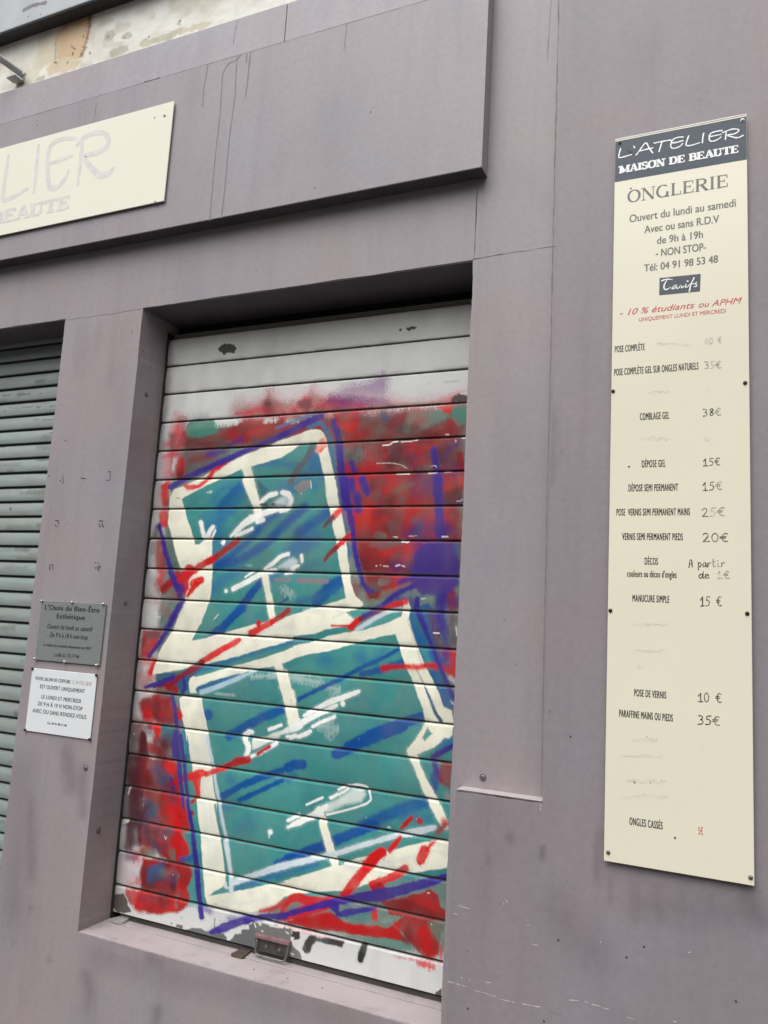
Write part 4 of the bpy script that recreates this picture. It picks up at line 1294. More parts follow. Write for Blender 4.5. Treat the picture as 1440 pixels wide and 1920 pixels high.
    Fi("E 445,790 470,765 636,782 680,985 700,1100 735,1295 G 815,240 850,500 880,750 912,950 950,1290 I 800,440 960,410 1010,405 1200,362 1440,320 J 0,325 200,270 440,196 520,182 650,150 760,140 H 460,1205 640,1150 820,1100 1000,1060 1200,1010 1400,995 1405,1240 1300,1250 1180,1270 J 1080,252 950,285 760,335 650,362 540,392 300,405 120,420 60,440 0,510 I 1440,480 1280,545 1140,572 950,545 800,505 785,440 770,250 755,0 G 745,1050 730,880 700,620 650,270 615,0 E 520,1180 500,1080 470,950", CREAM, **cf)
    for t, w in (("A 840,890 870,1000 905,1120 940,1240", (92, 76, 68, 62)), ("C 935,0 985,120 1020,210 1050,310", 66), ("C 1100,830 1130,1000 1150,1120 1175,1225", 58),
                 ("E 1310,505 1345,650 1385,800 1425,1000", (78, 72, 66, 64)), ("E 1370,560 1400,680 1430,780", 40), ("F -10,830 5,880 0,930", 44), ("F 0,950 20,1020 40,1090", 50),
                 ("H 280,740 325,920 370,1080 415,1220", (70, 76, 80, 66)), ("H 1200,10 1130,140 1060,220", 44), ("H 1350,40 1290,110 1180,180 1080,225", (110, 110, 90, 70)),
                 ("H 1265,20 1300,70 1360,60", 60), ("H 1085,260 1150,410 1230,590 1310,740 1375,880", (80, 66, 84, 88, 60)), ("F 1180,1090 1250,1190", 70), ("F 1340,1040 1340,1180", 96)):
        S(t, w, CREAM, 13, 1, .7, .5)
    # cooler streaks where the cream was laid thin
    for t, w in (("G 700,100 760,600 830,1200", 50), ("G 740,0 790,500 870,1100", 30), ("E 620,820 660,1000 690,1290", 24), ("F 100,120 300,90 450,70", 30), ("E 900,300 1200,210 1440,140", 24), ("J 560,200 800,180 1100,120", 40),
                 ("I 900,480 1100,500 1300,460", 30)):
        S(t, w, (216, 220, 214), 40, .6, .5, .6)
    for t, w in (("F 1000,190 1060,400 1130,600", 22), ("D 420,1150 300,1200", 10), ("C 380,720 430,700", 12), ("H 1250,1090 1340,1100", 10)):
        S(t, w, (196, 196, 178), 24, .6, .6, .4)
    # teal / blue gaps inside the doubled bars
    S("F 1050,580 1120,720 1170,840", 10, (120, 120, 112), 14, .8)
    S("F 1150,790 1200,900 1240,1010 1285,1075", (10, 22, 30, 34), (40, 84, 120), 8, .95)
    S("E 615,715 760,660 960,580", (46, 40, 10), (38, 96, 146), 8, .95)
    Fi("H 1185,110 1215,40 1270,70 1190,140", (70, 150, 150), 8, .95)
    Fi("F 0,375 120,365 230,372 150,390 0,412", (62, 128, 140), 8, .95)
    Fi("F 620,240 760,200 900,140 950,160 800,215 640,270", (70, 150, 146), 8, .9)
    Fi("F 470,130 560,105 620,95 590,150 540,180", (70, 148, 142), 10, .95)
    # ---- pale blue second lines
    PB = (178, 206, 220)
    for t, w, rgb in (("E 640,735 760,695 900,640 1110,545", (40, 42, 38, 20), PB), ("G 785,0 810,120 832,240 870,480 920,750 970,1000 1000,1290", 30, (196, 214, 222)), ("I 945,0 975,150 992,280 1002,400", 38, (208, 218, 220)),
                      ("I 960,350 1060,310 1170,270 1300,225 1440,185", 46, (206, 218, 224)), ("J 0,215 180,165 370,120 500,85 620,45 760,0", 36, (204, 218, 224)), ("H 420,1110 560,1070 700,1030 900,970 1100,930 1280,890", (30, 34, 38, 46, 60, 40), (206, 218, 222)),
                      ("F 560,280 700,190 830,120 940,100", 40, (196, 208, 216)), ("H 0,1205 120,1180 300,1140 420,1115", 36, (206, 220, 226))):
        S(t, w, rgb, 8, .95, .6, .3)
    S("G 850,600 900,850 950,1100 I 975,350", 22, (60, 130, 140), 8, .9)
    # ---- white hands
    WH = (238, 240, 236)
    wl = (("A 965,1235 1000,1190 1050,1155 1105,1145", 40), ("A 1165,1132 1215,1145 1238,1190 1222,1245", 42), ("C 800,490 900,400 1030,315 1130,275 1230,245", (20, 44, 56, 50, 40)), ("C 850,490 930,450 990,425", 32),
          ("C 975,315 930,355 890,395", 26), ("C 1040,362 1085,345", 42), ("C 1240,265 1290,250", 44), ("C 735,545", 34), ("C 545,368 558,440 576,500", 36), ("C 600,490 625,440 650,410", 38), ("C 640,500 670,440", 20),
          ("C 825,950 950,885 1080,810 1190,785", (40, 44, 44, 30)), ("C 762,967", 36), ("C 930,845 1000,795", 20), ("C 1100,770 1180,720 1240,665 1305,645", (20, 34, 36, 34)), ("C 1420,660 1424,710", 30), ("C 1280,815 1350,795", 26), ("C 1340,770 1395,745", 28),
          ("F 95,1030 220,960 330,905 460,865 575,818", (24, 40, 46, 44, 32)), ("F 40,1115 150,1050 260,1000 380,940", (60, 50, 44, 26)), ("F 0,1135 60,1110", 70), ("F 432,925", 44), ("F 170,1125 250,1085 360,1040", 30),
          ("F 50,1215 100,1195 150,1165", 34), ("F -20,1220 20,1205", 36), ("F 55,1060", 20), ("E 1060,1080 1022,1105 1020,1150 1045,1190 1055,1235 1030,1290", 40), ("E 1230,1060 1335,1020", 28), ("E 1150,1265 1290,1180", 30), ("E 1060,1075 1085,1080", 30),
          ("G 1110,0 1120,50 1150,90 1125,180", 42), ("G 1150,190 1270,130 1380,65", 28), ("H -10,100 60,95", 26), ("H 90,100 190,50", 26), ("H 165,690 305,628", 20), ("H 375,632 440,598 520,555", 26),
          ("H 440,560 520,522 620,515 690,535 708,570 728,645 690,680 600,712 480,745 340,778", 18), ("H 0,830 100,780", 26), ("H 0,885 120,835 260,765 340,700", (26, 50, 60, 40)), ("G 1335,838", 44), ("G 1325,850 1324,885", 10))
    Fi("A 1060,1235 1120,1190 1180,1165 1215,1185 1200,1240", (206, 220, 224), 40, .9, .6, .1)
    Fi("C 1190,770 1270,710 1350,670 1390,700 1380,750 1300,778", (206, 220, 222), 44, .9, .6, .1)
    Fi("E 1090,1225 1085,1160 1180,1120 1300,1075 1440,1020 1440,1075 1330,1110 1200,1180 1130,1222", (226, 232, 222), 22, .95, .6, .1)
    Fi("G 1180,20 1420,10 1300,70 1200,105", (224, 230, 220), 26, .9, .6, .1)
    Fi("H 300,735 370,670 470,610 560,560 640,550 680,600 640,660 520,690 420,730 340,765", (216, 226, 220), 50, .9, .6, .1)
    for t, w in wl:
        S(t, w, WH, 7, 1, .5, .2)
    for t in ("C 1060,215 1110,210", "C 1160,212 1180,210", "A 980,1235 1020,1240"):
        S(t, 22, (72, 74, 72), 10, .9, 1.0, 0)
    S("H 440,590 520,545", 10, (110, 140, 138), 14, .7)
    S("C 1150,200 1250,140 1290,190", 8, (150, 164, 164), 14, .6)
    S("C 1190,868 1320,870", 30, (150, 116, 132), 16, .6, 1.4, .2)
    S("C 1385,880 1440,875 D 0,875 60,875 250,885", 34, (158, 108, 122), 16, .65, 1.4, .2)
    # ---- red strokes
    for t, w, rgb, so in (("A 640,890 560,940 535,985 480,1040 430,1080 350,1090 320,1075", (30, 40, 44, 34, 34, 40, 30), RED, 14), ("A 700,860 600,930", 20, RED, 16),
                          ("C 865,520 780,590 700,655 620,710", 50, RED_D, 8), ("C 640,690 560,735 480,790 400,850 310,890", (52, 60, 60, 80, 70), (196, 30, 34), 8), ("C 545,870 500,890 470,900", 58, RED, 8), ("C 520,890 470,950 425,1010", (60, 46, 24), RED, 8),
                          ("C 440,790 380,860 400,930", 100, (190, 30, 34), 16), ("C 330,820 290,880 220,950", 70, RED_D, 24), ("C 200,800 190,880", 50, (200, 50, 62), 60),
                          ("E 970,278 920,310 800,375 700,435 640,470", (40, 50, 54, 50, 44), (218, 34, 38), 7), ("E 640,480 560,535 480,585 400,640 300,670 230,685", (60, 60, 50, 60, 34, 20), (126, 32, 50), 10),
                          ("E 1400,20 1340,75 1260,118", 46, RED_D, 8), ("E 1270,120 1180,165 1075,220", (44, 50, 60), (214, 34, 38), 8), ("E 1142,132", 52, (190, 32, 36), 8), ("E 350,680 420,715", 56, RED_D, 16), ("E 450,935", 64, RED, 12),
                          ("D 360,265 310,315", 52, (220, 66, 62), 12), ("D 300,330 255,370 215,415", (40, 34, 14), (96, 62, 74), 14), ("D 480,470 400,520 330,585", (46, 50, 44), (212, 36, 40), 8), ("D 330,590 270,640 228,700", (42, 38, 30), (122, 34, 42), 8),
                          ("B 115,690 85,760", 60, (236, 150, 136), 16), ("B 145,720 100,770", 20, (228, 90, 84), 16), ("D 290,1270 D 470,1270 520,1220", 20, RED, 10), ("F 500,265 550,215 600,185", (50, 56, 40), (204, 32, 36), 12), ("F 590,190 680,140 800,90", (50, 44, 40), (128, 30, 44), 12), ("F 780,90 900,60 980,40", (36, 50, 50), (212, 40, 42), 16),
                          ("F 790,615 900,605 1000,600", (66, 40, 36), (180, 30, 40), 18), ("F 1000,605 1080,612 1150,600", 46, (224, 60, 58), 24), ("F 1150,595 1260,600 1420,640", (46, 60, 120), (188, 32, 42), 24), ("F 1340,480 1420,520 1400,640", 110, (186, 34, 42), 40),
                          ("G 470,410 560,375 650,350", (30, 56, 60), (172, 28, 32), 10), ("G 650,350 720,325 770,320", (64, 66, 36), (214, 30, 34), 8), ("G 695,370 700,460 705,520", (90, 56, 40), (210, 30, 34), 8), ("G 690,530 650,580", 30, (170, 30, 34), 10), ("G 655,670", 40, (150, 34, 40), 14),
                          ("G 775,335 870,295 980,255", (40, 44, 44), (206, 30, 34), 8), ("G 950,262 1050,220 1140,205", (30, 62, 62), (172, 28, 32), 8), ("G 1225,155 1320,95", 26, (200, 40, 46), 8), ("E 1130,1270 1235,1205", 26, (176, 44, 52), 8),
                          ("H 1078,805 1030,855 990,895", (36, 44, 24), (176, 34, 36), 8), ("H 1150,832", 50, (186, 34, 36), 7), ("H 978,978 930,1040 890,1090", (34, 46, 44), (204, 32, 36), 8), ("H 1290,1000 1240,1045 1215,1080", (16, 30, 44), (216, 46, 48), 12), ("H 1190,1090 1165,1150 1145,1195", (90, 84, 44), RED, 9),
                          ("H 820,1105 740,1165 680,1220", 86, RED, 10), ("H 1360,830 1370,860", 50, (226, 110, 100), 36), ("H 1310,930 1380,860", 50, (150, 60, 64), 40), ("J 850,75 770,165 690,250 610,350 555,430", (70, 84, 82, 80, 74), RED, 9), ("J 1052,212 960,270 880,305 790,350", (60, 70, 60, 80), (204, 32, 36), 9), ("J 1150,150 1170,170", 20, RED, 14)):
        S(t, w, rgb, so * 1.5, .97, .8, .3)
    Fi("J 0,590 40,520 90,440 130,408 185,402 240,425 330,440 480,440 600,400 560,450 520,500 400,560 200,610 60,640 0,640", (198, 30, 34), 14, .97, .7, .8)
    Fi("J 70,560 110,500 160,482 230,505 140,545", (98, 130, 120), 18, .9)
    S("I 1230,560 1340,540 1440,490", (20, 40, 60), (188, 40, 44), 30, .9, .9, .5)
    Fi("J 760,360 840,330 880,360 900,470 1060,440 1240,385 1320,420 1340,520 1385,560 1385,640 1340,760 1320,920 1200,950 1120,860 1030,740 960,690 760,700 560,650 440,560 300,600 100,640 60,650 300,720 450,720 700,770 950,800 1060,800", RED_D, 20, .92, .6, .7)
    Fi("J 80,640 300,580 420,560 470,620 640,660 900,690 1010,640 1010,780 760,770 540,720 420,690 240,700", (182, 28, 30), 24, .9, .9, .9)
    Fi("J 500,590 640,560 780,560 800,620 700,640 580,630", (84, 128, 124), 22, .95)
    Fi("J 830,620 900,590 1040,600 980,640 860,650", (112, 134, 124), 22, .9, 1.4, .9)
    S("J 800,560 800,610", 50, (198, 32, 36), 16, .9)
    Fi("J 560,760 760,770 950,790 1080,830 1150,890 1000,880 780,830", (100, 140, 130), 30, .95, 1.2, .9)
    S("J 960,500 1180,540 1260,600", 110, (122, 32, 34), 70, .8)
    S("J 1160,470 1300,520", 80, (176, 36, 38), 60, .8)
    Fi("J 1220,640 1370,650 1370,840 1310,800 1260,720", (92, 118, 106), 30, .85, .9, .7)
    S("J 1200,740 1230,860 1250,900", 110, (182, 30, 32), 50, .9)
    S("J 1080,720 1060,800", 70, (112, 44, 44), 60, .8)
    S("J 1340,840 1340,940", 24, (206, 50, 60), 20, .8, 1.4, .6)
    S("J 1160,985 1230,1000 1270,1020", 44, (204, 50, 56), 40, .85, 2.2, .4)
    S("J 1240,1030", 26, (206, 60, 66), 40, .8, 2.2, .4)
    S("J 960,930 1130,960 1340,990", 14, (200, 90, 100), 24, .6, 2.2, .5)
    S("J 0,680 160,710 330,760 540,815", 14, (206, 110, 122), 24, .6, 1.4, .5)
    # ---- purple
    for t, w, so, op in (("A 190,1085 330,1000 500,925 700,835 860,760 1000,705", (56, 48, 50, 50, 44, 30), 12, .97), ("A 970,710 1100,660 1250,590 1440,490", (30, 50, 56, 56), 12, .95), ("A 700,715 810,668", (20, 40), 30, .8), ("B 0,505 50,485 105,470", 54, 14, .9),
                         ("B 215,520 245,620 262,760 285,1000 315,1250", (50, 62, 66, 70, 70), 16, .95), ("D 395,0 425,180 455,330 478,460", (80, 70, 56, 46), 14, .97), ("D 478,480 490,620 525,770 560,900 610,970 645,970", (44, 44, 44, 40, 36, 30), 12, .97),
                         ("B 370,880 390,940", 56, 24, .9), ("B 370,1030 385,1120 370,1100", 50, 24, .9), ("B 420,1160 425,1250", 50, 26, .9), ("B 465,1000 490,1060 505,1130", 46, 18, .95), ("D 540,0 590,110", 48, 18, .9), ("D 500,150 520,260", 70, 26, .9), ("D 450,0 470,70", 56, 26, .85),
                         ("B 1085,760 1100,880 1120,1050 1130,1290", (60, 60, 84, 74), 24, .92), ("D 1215,0 1225,250 1235,480", (90, 80, 92), 26, .92), ("D 740,1075 860,990 1020,915", (30, 44, 46), 18, .92), ("D 880,890 1000,850", 44, 24, .9), ("D 1240,980 1225,1120 1225,1300", 90, 40, .9),
                         ("D 1040,1030 1015,1100 1060,1180 1115,1290", 36, 12, .95), ("F 1090,40 1080,130 1150,280 1230,480 1320,700 1400,880", (24, 34, 36, 36, 38, 34), 9, .97), ("F 620,165 700,115 800,55 840,20", (50, 46, 46, 60), 20, .9), ("F 1300,0 1310,200 1330,420 1320,560", 80, 60, .85),
                         ("C 182,395 205,500 240,640 290,830 345,940", (36, 40, 46, 50, 60), 12, .97), ("C 340,920 390,930 360,1010", 50, 18, .85), ("E 440,0 380,130 280,300 190,420", (60, 44, 38, 34), 14, .95), ("C 380,1060 300,1200 240,1300", 54, 18, .9),
                         ("E 150,690 280,655 400,600", (24, 44, 36), 10, .95), ("E 490,610 500,690 475,735", 26, 12, .95), ("E 385,765 415,900 430,1100 445,1290", 38, 10, .95), ("E 400,1180 410,1290", 46, 16, .9), ("G 510,0 535,200 560,450 575,620", (50, 46, 40, 20), 9, .95),
                         ("G 555,0 585,250 612,560 652,780 690,1100 710,1300", (44, 36, 34, 40, 46, 46), 7, .97), ("G 470,370 488,480", 24, 10, .9), ("I 700,0 720,250 735,440 755,600", (30, 46, 46, 50), 8, .97), ("I 790,535 830,560", 40, 40, .7),
                         ("I 830,745 950,690 1080,640 1250,610 1440,600", (60, 64, 60, 44, 50), 8, .97), ("I 980,625 1100,615", 50, 40, .6), ("J 0,605 250,540 450,490 620,450", (40, 46, 60, 50), 8, .97), ("J 560,470 700,445 860,425 1000,390 1200,335 1400,275", (40, 80, 92, 78, 70, 44), 8, .97),
                         ("J 470,520 500,590 580,570 700,550 800,535", (90, 40, 50, 40, 24), 10, .95), ("H 1440,175 1350,230 1265,275", (46, 46, 50), 8, .97), ("H 1265,290 1290,380 1330,470", (40, 50, 40), 20, .9), ("B 1290,700 1130,850", 20, 20, .5)):
        S(t, w, PURP, so * 1.6, op, .8, .25)
    Fi("D 1000,650 1110,540 1400,540 1395,800 1390,920 1300,1000 1080,1010 1040,960 980,880 960,760 1000,740", (64, 50, 128), 40, .93, .7, .3)
    S("D 1380,560 1390,640", 50, (64, 90, 126), 40, .8)
    S("F 1200,150 1260,420", 70, (104, 40, 58), 70, .6)
    S("F 1380,130 1400,380", 60, (96, 76, 78), 50, .8, 1.2, .5)
    Fi("H 1330,310 1430,310 1425,560 1350,530 1310,480", (140, 34, 44), 40, .85)
    S("H 1380,600 1400,640", 40, (170, 140, 146), 50, .7, 1.4)
    S("F 1370,700 1410,740", 40, (204, 190, 196), 30, .8, 1.4)
    # ---- black tag on the bottom bar
    Fi("J 210,870 225,800 260,760 320,765 545,810 530,855 440,835 320,815 285,840 265,895 235,900", (40, 40, 40), 14, .95, 1.0, .9)
    S("J 710,850 695,900 682,950", (58, 64, 54), (34, 36, 36), 10, .97, .6, .6)
    p.halo, p.cover = 0.0, None
    # ---- chipped paint: bare zinc
    ZN, ZN2 = (98, 102, 102), (122, 126, 126)
    ch = dict(soft=2.0, op=1, spray=.4, ribs=0, wobble=.0035, wsc=110)
    Fi("Y 1020,685 1050,640 1090,632 1205,640 1230,685 1200,735 1130,728 1075,748 1040,720", (72, 72, 70), **ch)
    Fi("Z 96,612 130,600 196,598 180,622 130,634 100,630", (74, 72, 70), **ch)
    S("Z 52,626", 22, (70, 70, 68), 4, 1, .4, 0)
    Fi("B 1238,335 1262,285 1300,272 1380,288 1378,330 1300,340", (92, 82, 80), **ch)
    Fi("A 1260,1095 1300,1040 1360,1020 1412,1035 1408,1090 1350,1120 1320,1140 1290,1120", ZN2, **ch)
    S("A 1405,1030 1415,1095", 8, (210, 210, 206), 4, .9, 1, 0)
    Fi("b 462,170 540,172 570,240 600,330 560,352 480,335 445,300 440,230", (96, 92, 88), **ch)
    Fi("I 545,690 560,668 600,670 615,705 720,702 800,720 840,750 940,745 965,790 960,830 700,745", (104, 108, 110), **ch)
    Fi("c 0,190 120,185 150,220 155,260 220,240 240,190 310,180 330,140 390,130 410,90 470,50 480,120 480,340 300,320 0,236", ZN, **ch)
    Fi("c 470,60 880,130 880,300 960,370 1000,430 990,500 820,450 480,380", (112, 114, 112), **ch)
    Fi("c 890,150 975,165 960,265 890,245", (62, 58, 58), **ch)
    for t in ("J 340,1000 380,1005 370,1025 340,1018", "J 290,990 316,992 310,1010 290,1005", "J 420,1028 450,1036 445,1050 420,1044", "J 806,1122 852,1132 848,1154 806,1144", "I 470,660 480,668 474,674", "I 502,660 516,660 512,672 504,670"):
        Fi(t, (92, 92, 90), **ch)
    Fi("d 1095,770 1155,730 1152,850 1100,820", (92, 88, 86), **ch)
    S("d 1095,765 1155,722", 12, (235, 235, 232), 4, 1, .5, 0)
    S("I 865,620 860,690", 10, (110, 112, 112), 6, .9)
    for x, y in ((908, 636), (872, 500), (590, 610)):
        S("I %d,%d" % (x, y), 8, (90, 90, 90), 4, .9)
    # flakes and scratches
    for t, w in (("B 640,722 700,715 730,690 770,685", 12), ("B 800,692 880,685 940,672", 8), ("B 590,880 720,875 800,890 850,920", 5), ("B 1060,905 1100,895 1110,915", 5), ("B 1330,655 1362,655", 10), ("B 760,965 870,965", 12), ("B 1040,960 1110,955", 10), ("B 1180,952 1230,950", 8),
                 ("B 1190,625 1212,625", 12), ("B 1275,675 1275,690", 8), ("D 830,495 860,498", 10), ("D 1250,495 1300,495", 12), ("D 900,530 950,535", 26), ("D 680,748", 12), ("D 715,742", 10), ("D 845,750 880,740", 12), ("D 900,745 925,755", 10), ("D 960,490 1030,485", 6), ("D 740,750 780,752", 8),
                 ("D 1070,1035 1110,1032", 8), ("B 1285,1208 1320,1205 1335,1190", 6), ("E 60,1090 55,1100", 6), ("G 110,450 98,500", 14), ("G 50,750 90,740", 26), ("G 415,870 425,900 435,880", 6), ("b 470,90 485,150", 14), ("I 55,370 70,400", 12), ("I 160,355 185,358", 8),
                 ("F 1225,310 1270,312", 14), ("F 1420,260 1425,330", 10), ("F 1370,900 1395,930", 8), ("C 655,1215 700,1165", 4), ("E 740,110 790,60", 4), ("C 80,1205 95,1205", 10), ("C 170,1195 190,1195", 8), ("A 150,755", 10), ("A 168,262", 10), ("C 122,615", 9),
                 ("J 1262,665", 12), ("J 1230,410 1250,412", 6), ("H 870,885 890,890", 12), ("c 465,70 480,110", 18), ("c 510,65 545,80 520,90", 10), ("c 820,165 850,180", 14), ("c 880,225 910,232", 12), ("c 640,95 780,115", 16), ("G 1310,0", 4), ("C 1420,120", 10), ("c 880,405 900,415", 12), ("c 545,150 560,155", 10)):
        S(t, w, (226, 226, 222), 4, .9, .9, 0)
    for t in ("H 0,490 15,512", "F 1000,235 1060,300", "E 1040,200 1030,225", "H 390,200 370,260", "B 160,500 150,590", "D 30,1140 60,1130"):
        S(t, 4, (60, 70, 72), 4, .6, 0, 0)
    r = np.random.default_rng(77)
    for _ in range(70):
        x, y = r.uniform(250, 850), r.uniform(650, 1800)
        S("P %.1f,%.1f" % (x, y), r.uniform(1.0, 2.2), (70, 66, 62) if r.random() < .6 else (228, 228, 224), 1.2, r.uniform(.4, .8), 0, 0, k=1)
    S("B 1185,170 1240,165 1300,160", 22, (176, 174, 172), 10, .6, 2.4, 0)
    S("B 1030,185 1080,182", 10, (180, 178, 176), 8, .5, 2.4, 0)
    # grime near the guide rail on the left
    X, Zz = p.X, p.Z
    gz = vnoise(X, Zz, 5, 81) * .5 + vnoise(X, Zz * .4, 26, 82) * .5
    g0 = (np.clip((gz - .45) * 3, 0, 1) * .16)[..., None]
    p.col = p.col * (1 - g0) + lin((128, 120, 108)) * g0
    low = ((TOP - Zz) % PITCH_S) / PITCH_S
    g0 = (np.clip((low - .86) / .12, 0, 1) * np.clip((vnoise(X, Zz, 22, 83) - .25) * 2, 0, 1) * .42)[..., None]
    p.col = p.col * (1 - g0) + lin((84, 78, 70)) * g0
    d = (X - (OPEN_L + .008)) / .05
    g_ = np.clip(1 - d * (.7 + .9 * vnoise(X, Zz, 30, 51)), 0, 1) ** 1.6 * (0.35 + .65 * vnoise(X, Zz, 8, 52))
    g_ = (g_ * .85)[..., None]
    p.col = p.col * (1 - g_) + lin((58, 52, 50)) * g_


prof = [(0, .0070, 0), (.0014, .0062, .2), (.0028, .0042, .7), (.0048, .0018, 1), (.0080, 0, 1)]
prof += [(d, -.0022 * math.sin(math.pi * (d - .008) / .088), 1) for d in np.linspace(.0102, .0960, 40)]
prof += [(.0980, .0004, 1), (.0992, .0014, 1), (.1000, .0040, .4), (.1004, .0070, 0)]
NSL = 18
TOP = Z(0.9711)
zr, yr, fc = slat_rows(TOP, PITCH_S, NSL, 0, prof)
# the bottom bar: one wider flat plate
zb0 = TOP - PITCH_S * NSL
bar = [(0, .012, 0), (.003, .010, .2), (.005, .002, 1), (.009, 0, 1)] + [(d, 0, 1) for d in np.linspace(.0112, .082, 32)] + [(.0835, .001, 1), (.0845, .004, 1), (.085, .016, .3)]
xs = np.arange(OPEN_L + .009, OPEN_R - .003, .0021)
allz = np.concatenate([zr, [zb0 - d for d, _, _ in bar]])
ally = np.concatenate([yr, [SH_Y + y - .001 for _, y, _ in bar]])
allf = np.concatenate([fc, [f for _, _, f in bar]])
# z runs downwards; Paint wants ascending order
order = np.argsort(allz)
pg = Paint(xs, allz[order], SH_Y, lin(SLATC))
paint_graffiti(pg)
fcol = allf[order][:, None, None]
# paint stays off the groove between two slats; its shade is coloured in
gv = vnoise(pg.X, pg.Z, 45, 91)[..., None]
pg.col = pg.col * fcol + (lin((44, 41, 39)) * gv + lin((104, 99, 92)) * (1 - gv)) * (1 - fcol)
# dust caught along the lower lip of each slat
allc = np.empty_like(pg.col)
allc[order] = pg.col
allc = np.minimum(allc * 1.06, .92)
sh = tag(empty("roller_shutter", ((OPEN_L + OPEN_R) / 2, SH_Y, SILL)), "flat slat roller shutter sprayed with teal, cream, red and purple graffiti", "shutter")
n0 = len(zr)
slat_of = np.repeat(np.arange(NSL), len(prof))
XX_, SS_ = np.meshgrid(xs, slat_of)
dent = (vnoise(XX_ + 10, SS_ * 1.0 + .5, 3.0, 95) - .5) * .0022 + (vnoise(XX_ + 10, np.broadcast_to(allz[:n0, None], XX_.shape) + 5, 14, 96) - .5) * .0012
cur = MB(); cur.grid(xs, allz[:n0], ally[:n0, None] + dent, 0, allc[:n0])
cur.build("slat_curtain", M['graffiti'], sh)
bt = MB(); bt.grid(xs, allz[n0:], ally[n0:], 0, allc[n0:])
bt.box(xs[0], xs[-1], SH_Y + .0165, SH_Y + .03, allz[-1] + .002, zb0 - .004, 1)
bt.build("bottom_bar", [M['graffiti'], M['rail']], sh)
gd = MB()
gd.box(OPEN_L + .0005, OPEN_L + .0085, SH_Y - .004, SH_Y + .04, SILL + .004, TOP + .02, 0)
gd.box(OPEN_L + .0005, OPEN_R - .0005, SH_Y + .013, SH_Y + .045, SILL + .017, TOP, 0)
gd.build("guide_rail", M['guide'], sh)
hr = MB()
hr.box(OPEN_L + .012, OPEN_R - .002, SH_Y + .014, SH_Y + .03, TOP + .0035, TOP + .020, 0, .002)
hr.build("head_rail", M['rail'], sh)
# recessed handle
p0 = at(515, 1785, SH_Y)
hd = MB()
hx0, hx1 = at(481, 1780, SH_Y)[0], at(544, 1790, SH_Y)[0]
hz0, hz1 = at(512, 1792, SH_Y)[2], at(512, 1760, SH_Y)[2]
hd.box(hx0 + .003, hx1 - .003, SH_Y - .003, SH_Y + .001, hz0 + .004, hz1, 1, .001)
hm = (hx0 + hx1) / 2
for dx in (-.022, .022):
    hd.lathe(hm + dx, SH_Y - .003, (hz0 + hz1) / 2 - .002, [(.006, 0), (.005, .002), (.002, .003)], 0, 14)
hd.box(hx0 - .002, hx1 + .002, SH_Y - .015, SH_Y - .0005, hz1 - .003, hz1 + .007, 2, .002)
loop = [(hx0, SH_Y - .012, hz1), (hx0 + .001, SH_Y - .014, hz1 - .018), (hx0 + .008, SH_Y - .015, hz0 + .002), (hx0 + .016, SH_Y - .015, hz0 - .002), (hx1 - .016, SH_Y - .015, hz0 - .002),
        (hx1 - .008, SH_Y - .015, hz0 + .002), (hx1 - .001, SH_Y - .014, hz1 - .018), (hx1, SH_Y - .012, hz1)]
hd.tube(loop, .0032, 0)
M['zincflat'] = flat("worn_zinc", (118, 120, 118), .45, .6, .25, 60)
M['zincdark'] = flat("dark_worn_zinc", (84, 82, 80), .5, .5, .3, 60)
M['pinkzinc'] = flat("red_stained_zinc", (142, 112, 114), .5, .3, .25, 50)
hd.build("handle", [M['zincflat'], M['zincdark'], M['pinkzinc']], sh)


def lock_tab(px_, py_, w, d, mat_, lift=.004, round_=.008):
    """flat tongue lying on the sill in front of the bottom bar"""
    q = AX_R * ((px_ - 720) / FPX) - AX_U * ((py_ - 960) / FPX) + AX_F
    t = (SILL + .006 - CAM_H) / q[2]
    x, y = q[0] * t, -CAM_D + q[1] * t
    mb = MB()
    out = []
    for cx_, cy_, a0 in ((x - w / 2 + round_, y - d / 2 + round_, 180), (x + w / 2 - round_, y - d / 2 + round_, 270)):
        out += [(cx_ + round_ * math.cos(math.radians(a0 + k)), cy_ + round_ * math.sin(math.radians(a0 + k))) for k in (0, 22, 45, 67, 90)]
    out += [(x + w * .36, y + d / 2), (x - w * .36, y + d / 2)]
    n = len(out)
    z0, z1 = SILL + .0038, SILL + .0038 + lift
    vs = [(a, b_, z0) for a, b_ in out] + [(a, b_, z1) for a, b_ in out]
    fs = [tuple(range(n - 1, -1, -1)), tuple(range(n, 2 * n))] + [(i, (i + 1) % n, n + (i + 1) % n, n + i) for i in range(n)]
    mb.add(vs, fs, 0)
    mb.box(x - w * .36, x + w * .36, y + d / 2 + .0002, SH_Y + .012, z0 + .0002, z1 - .0002 + .003, 0, .001)
    return mb


M['tabpale'] = flat("pale_scuffed_metal", (172, 170, 168), .5, .3, .15, 40)
M['tabrust'] = flat("rusty_metal", (96, 84, 78), .6, .4, .3, 60)
lock_tab(228, 1725, .046, .052, None, .007).build("lock_tongue", M['tabpale'], sh)
lock_tab(452, 1788, .044, .050, None, .005).build("lock_tongue", M['tabrust'], sh)

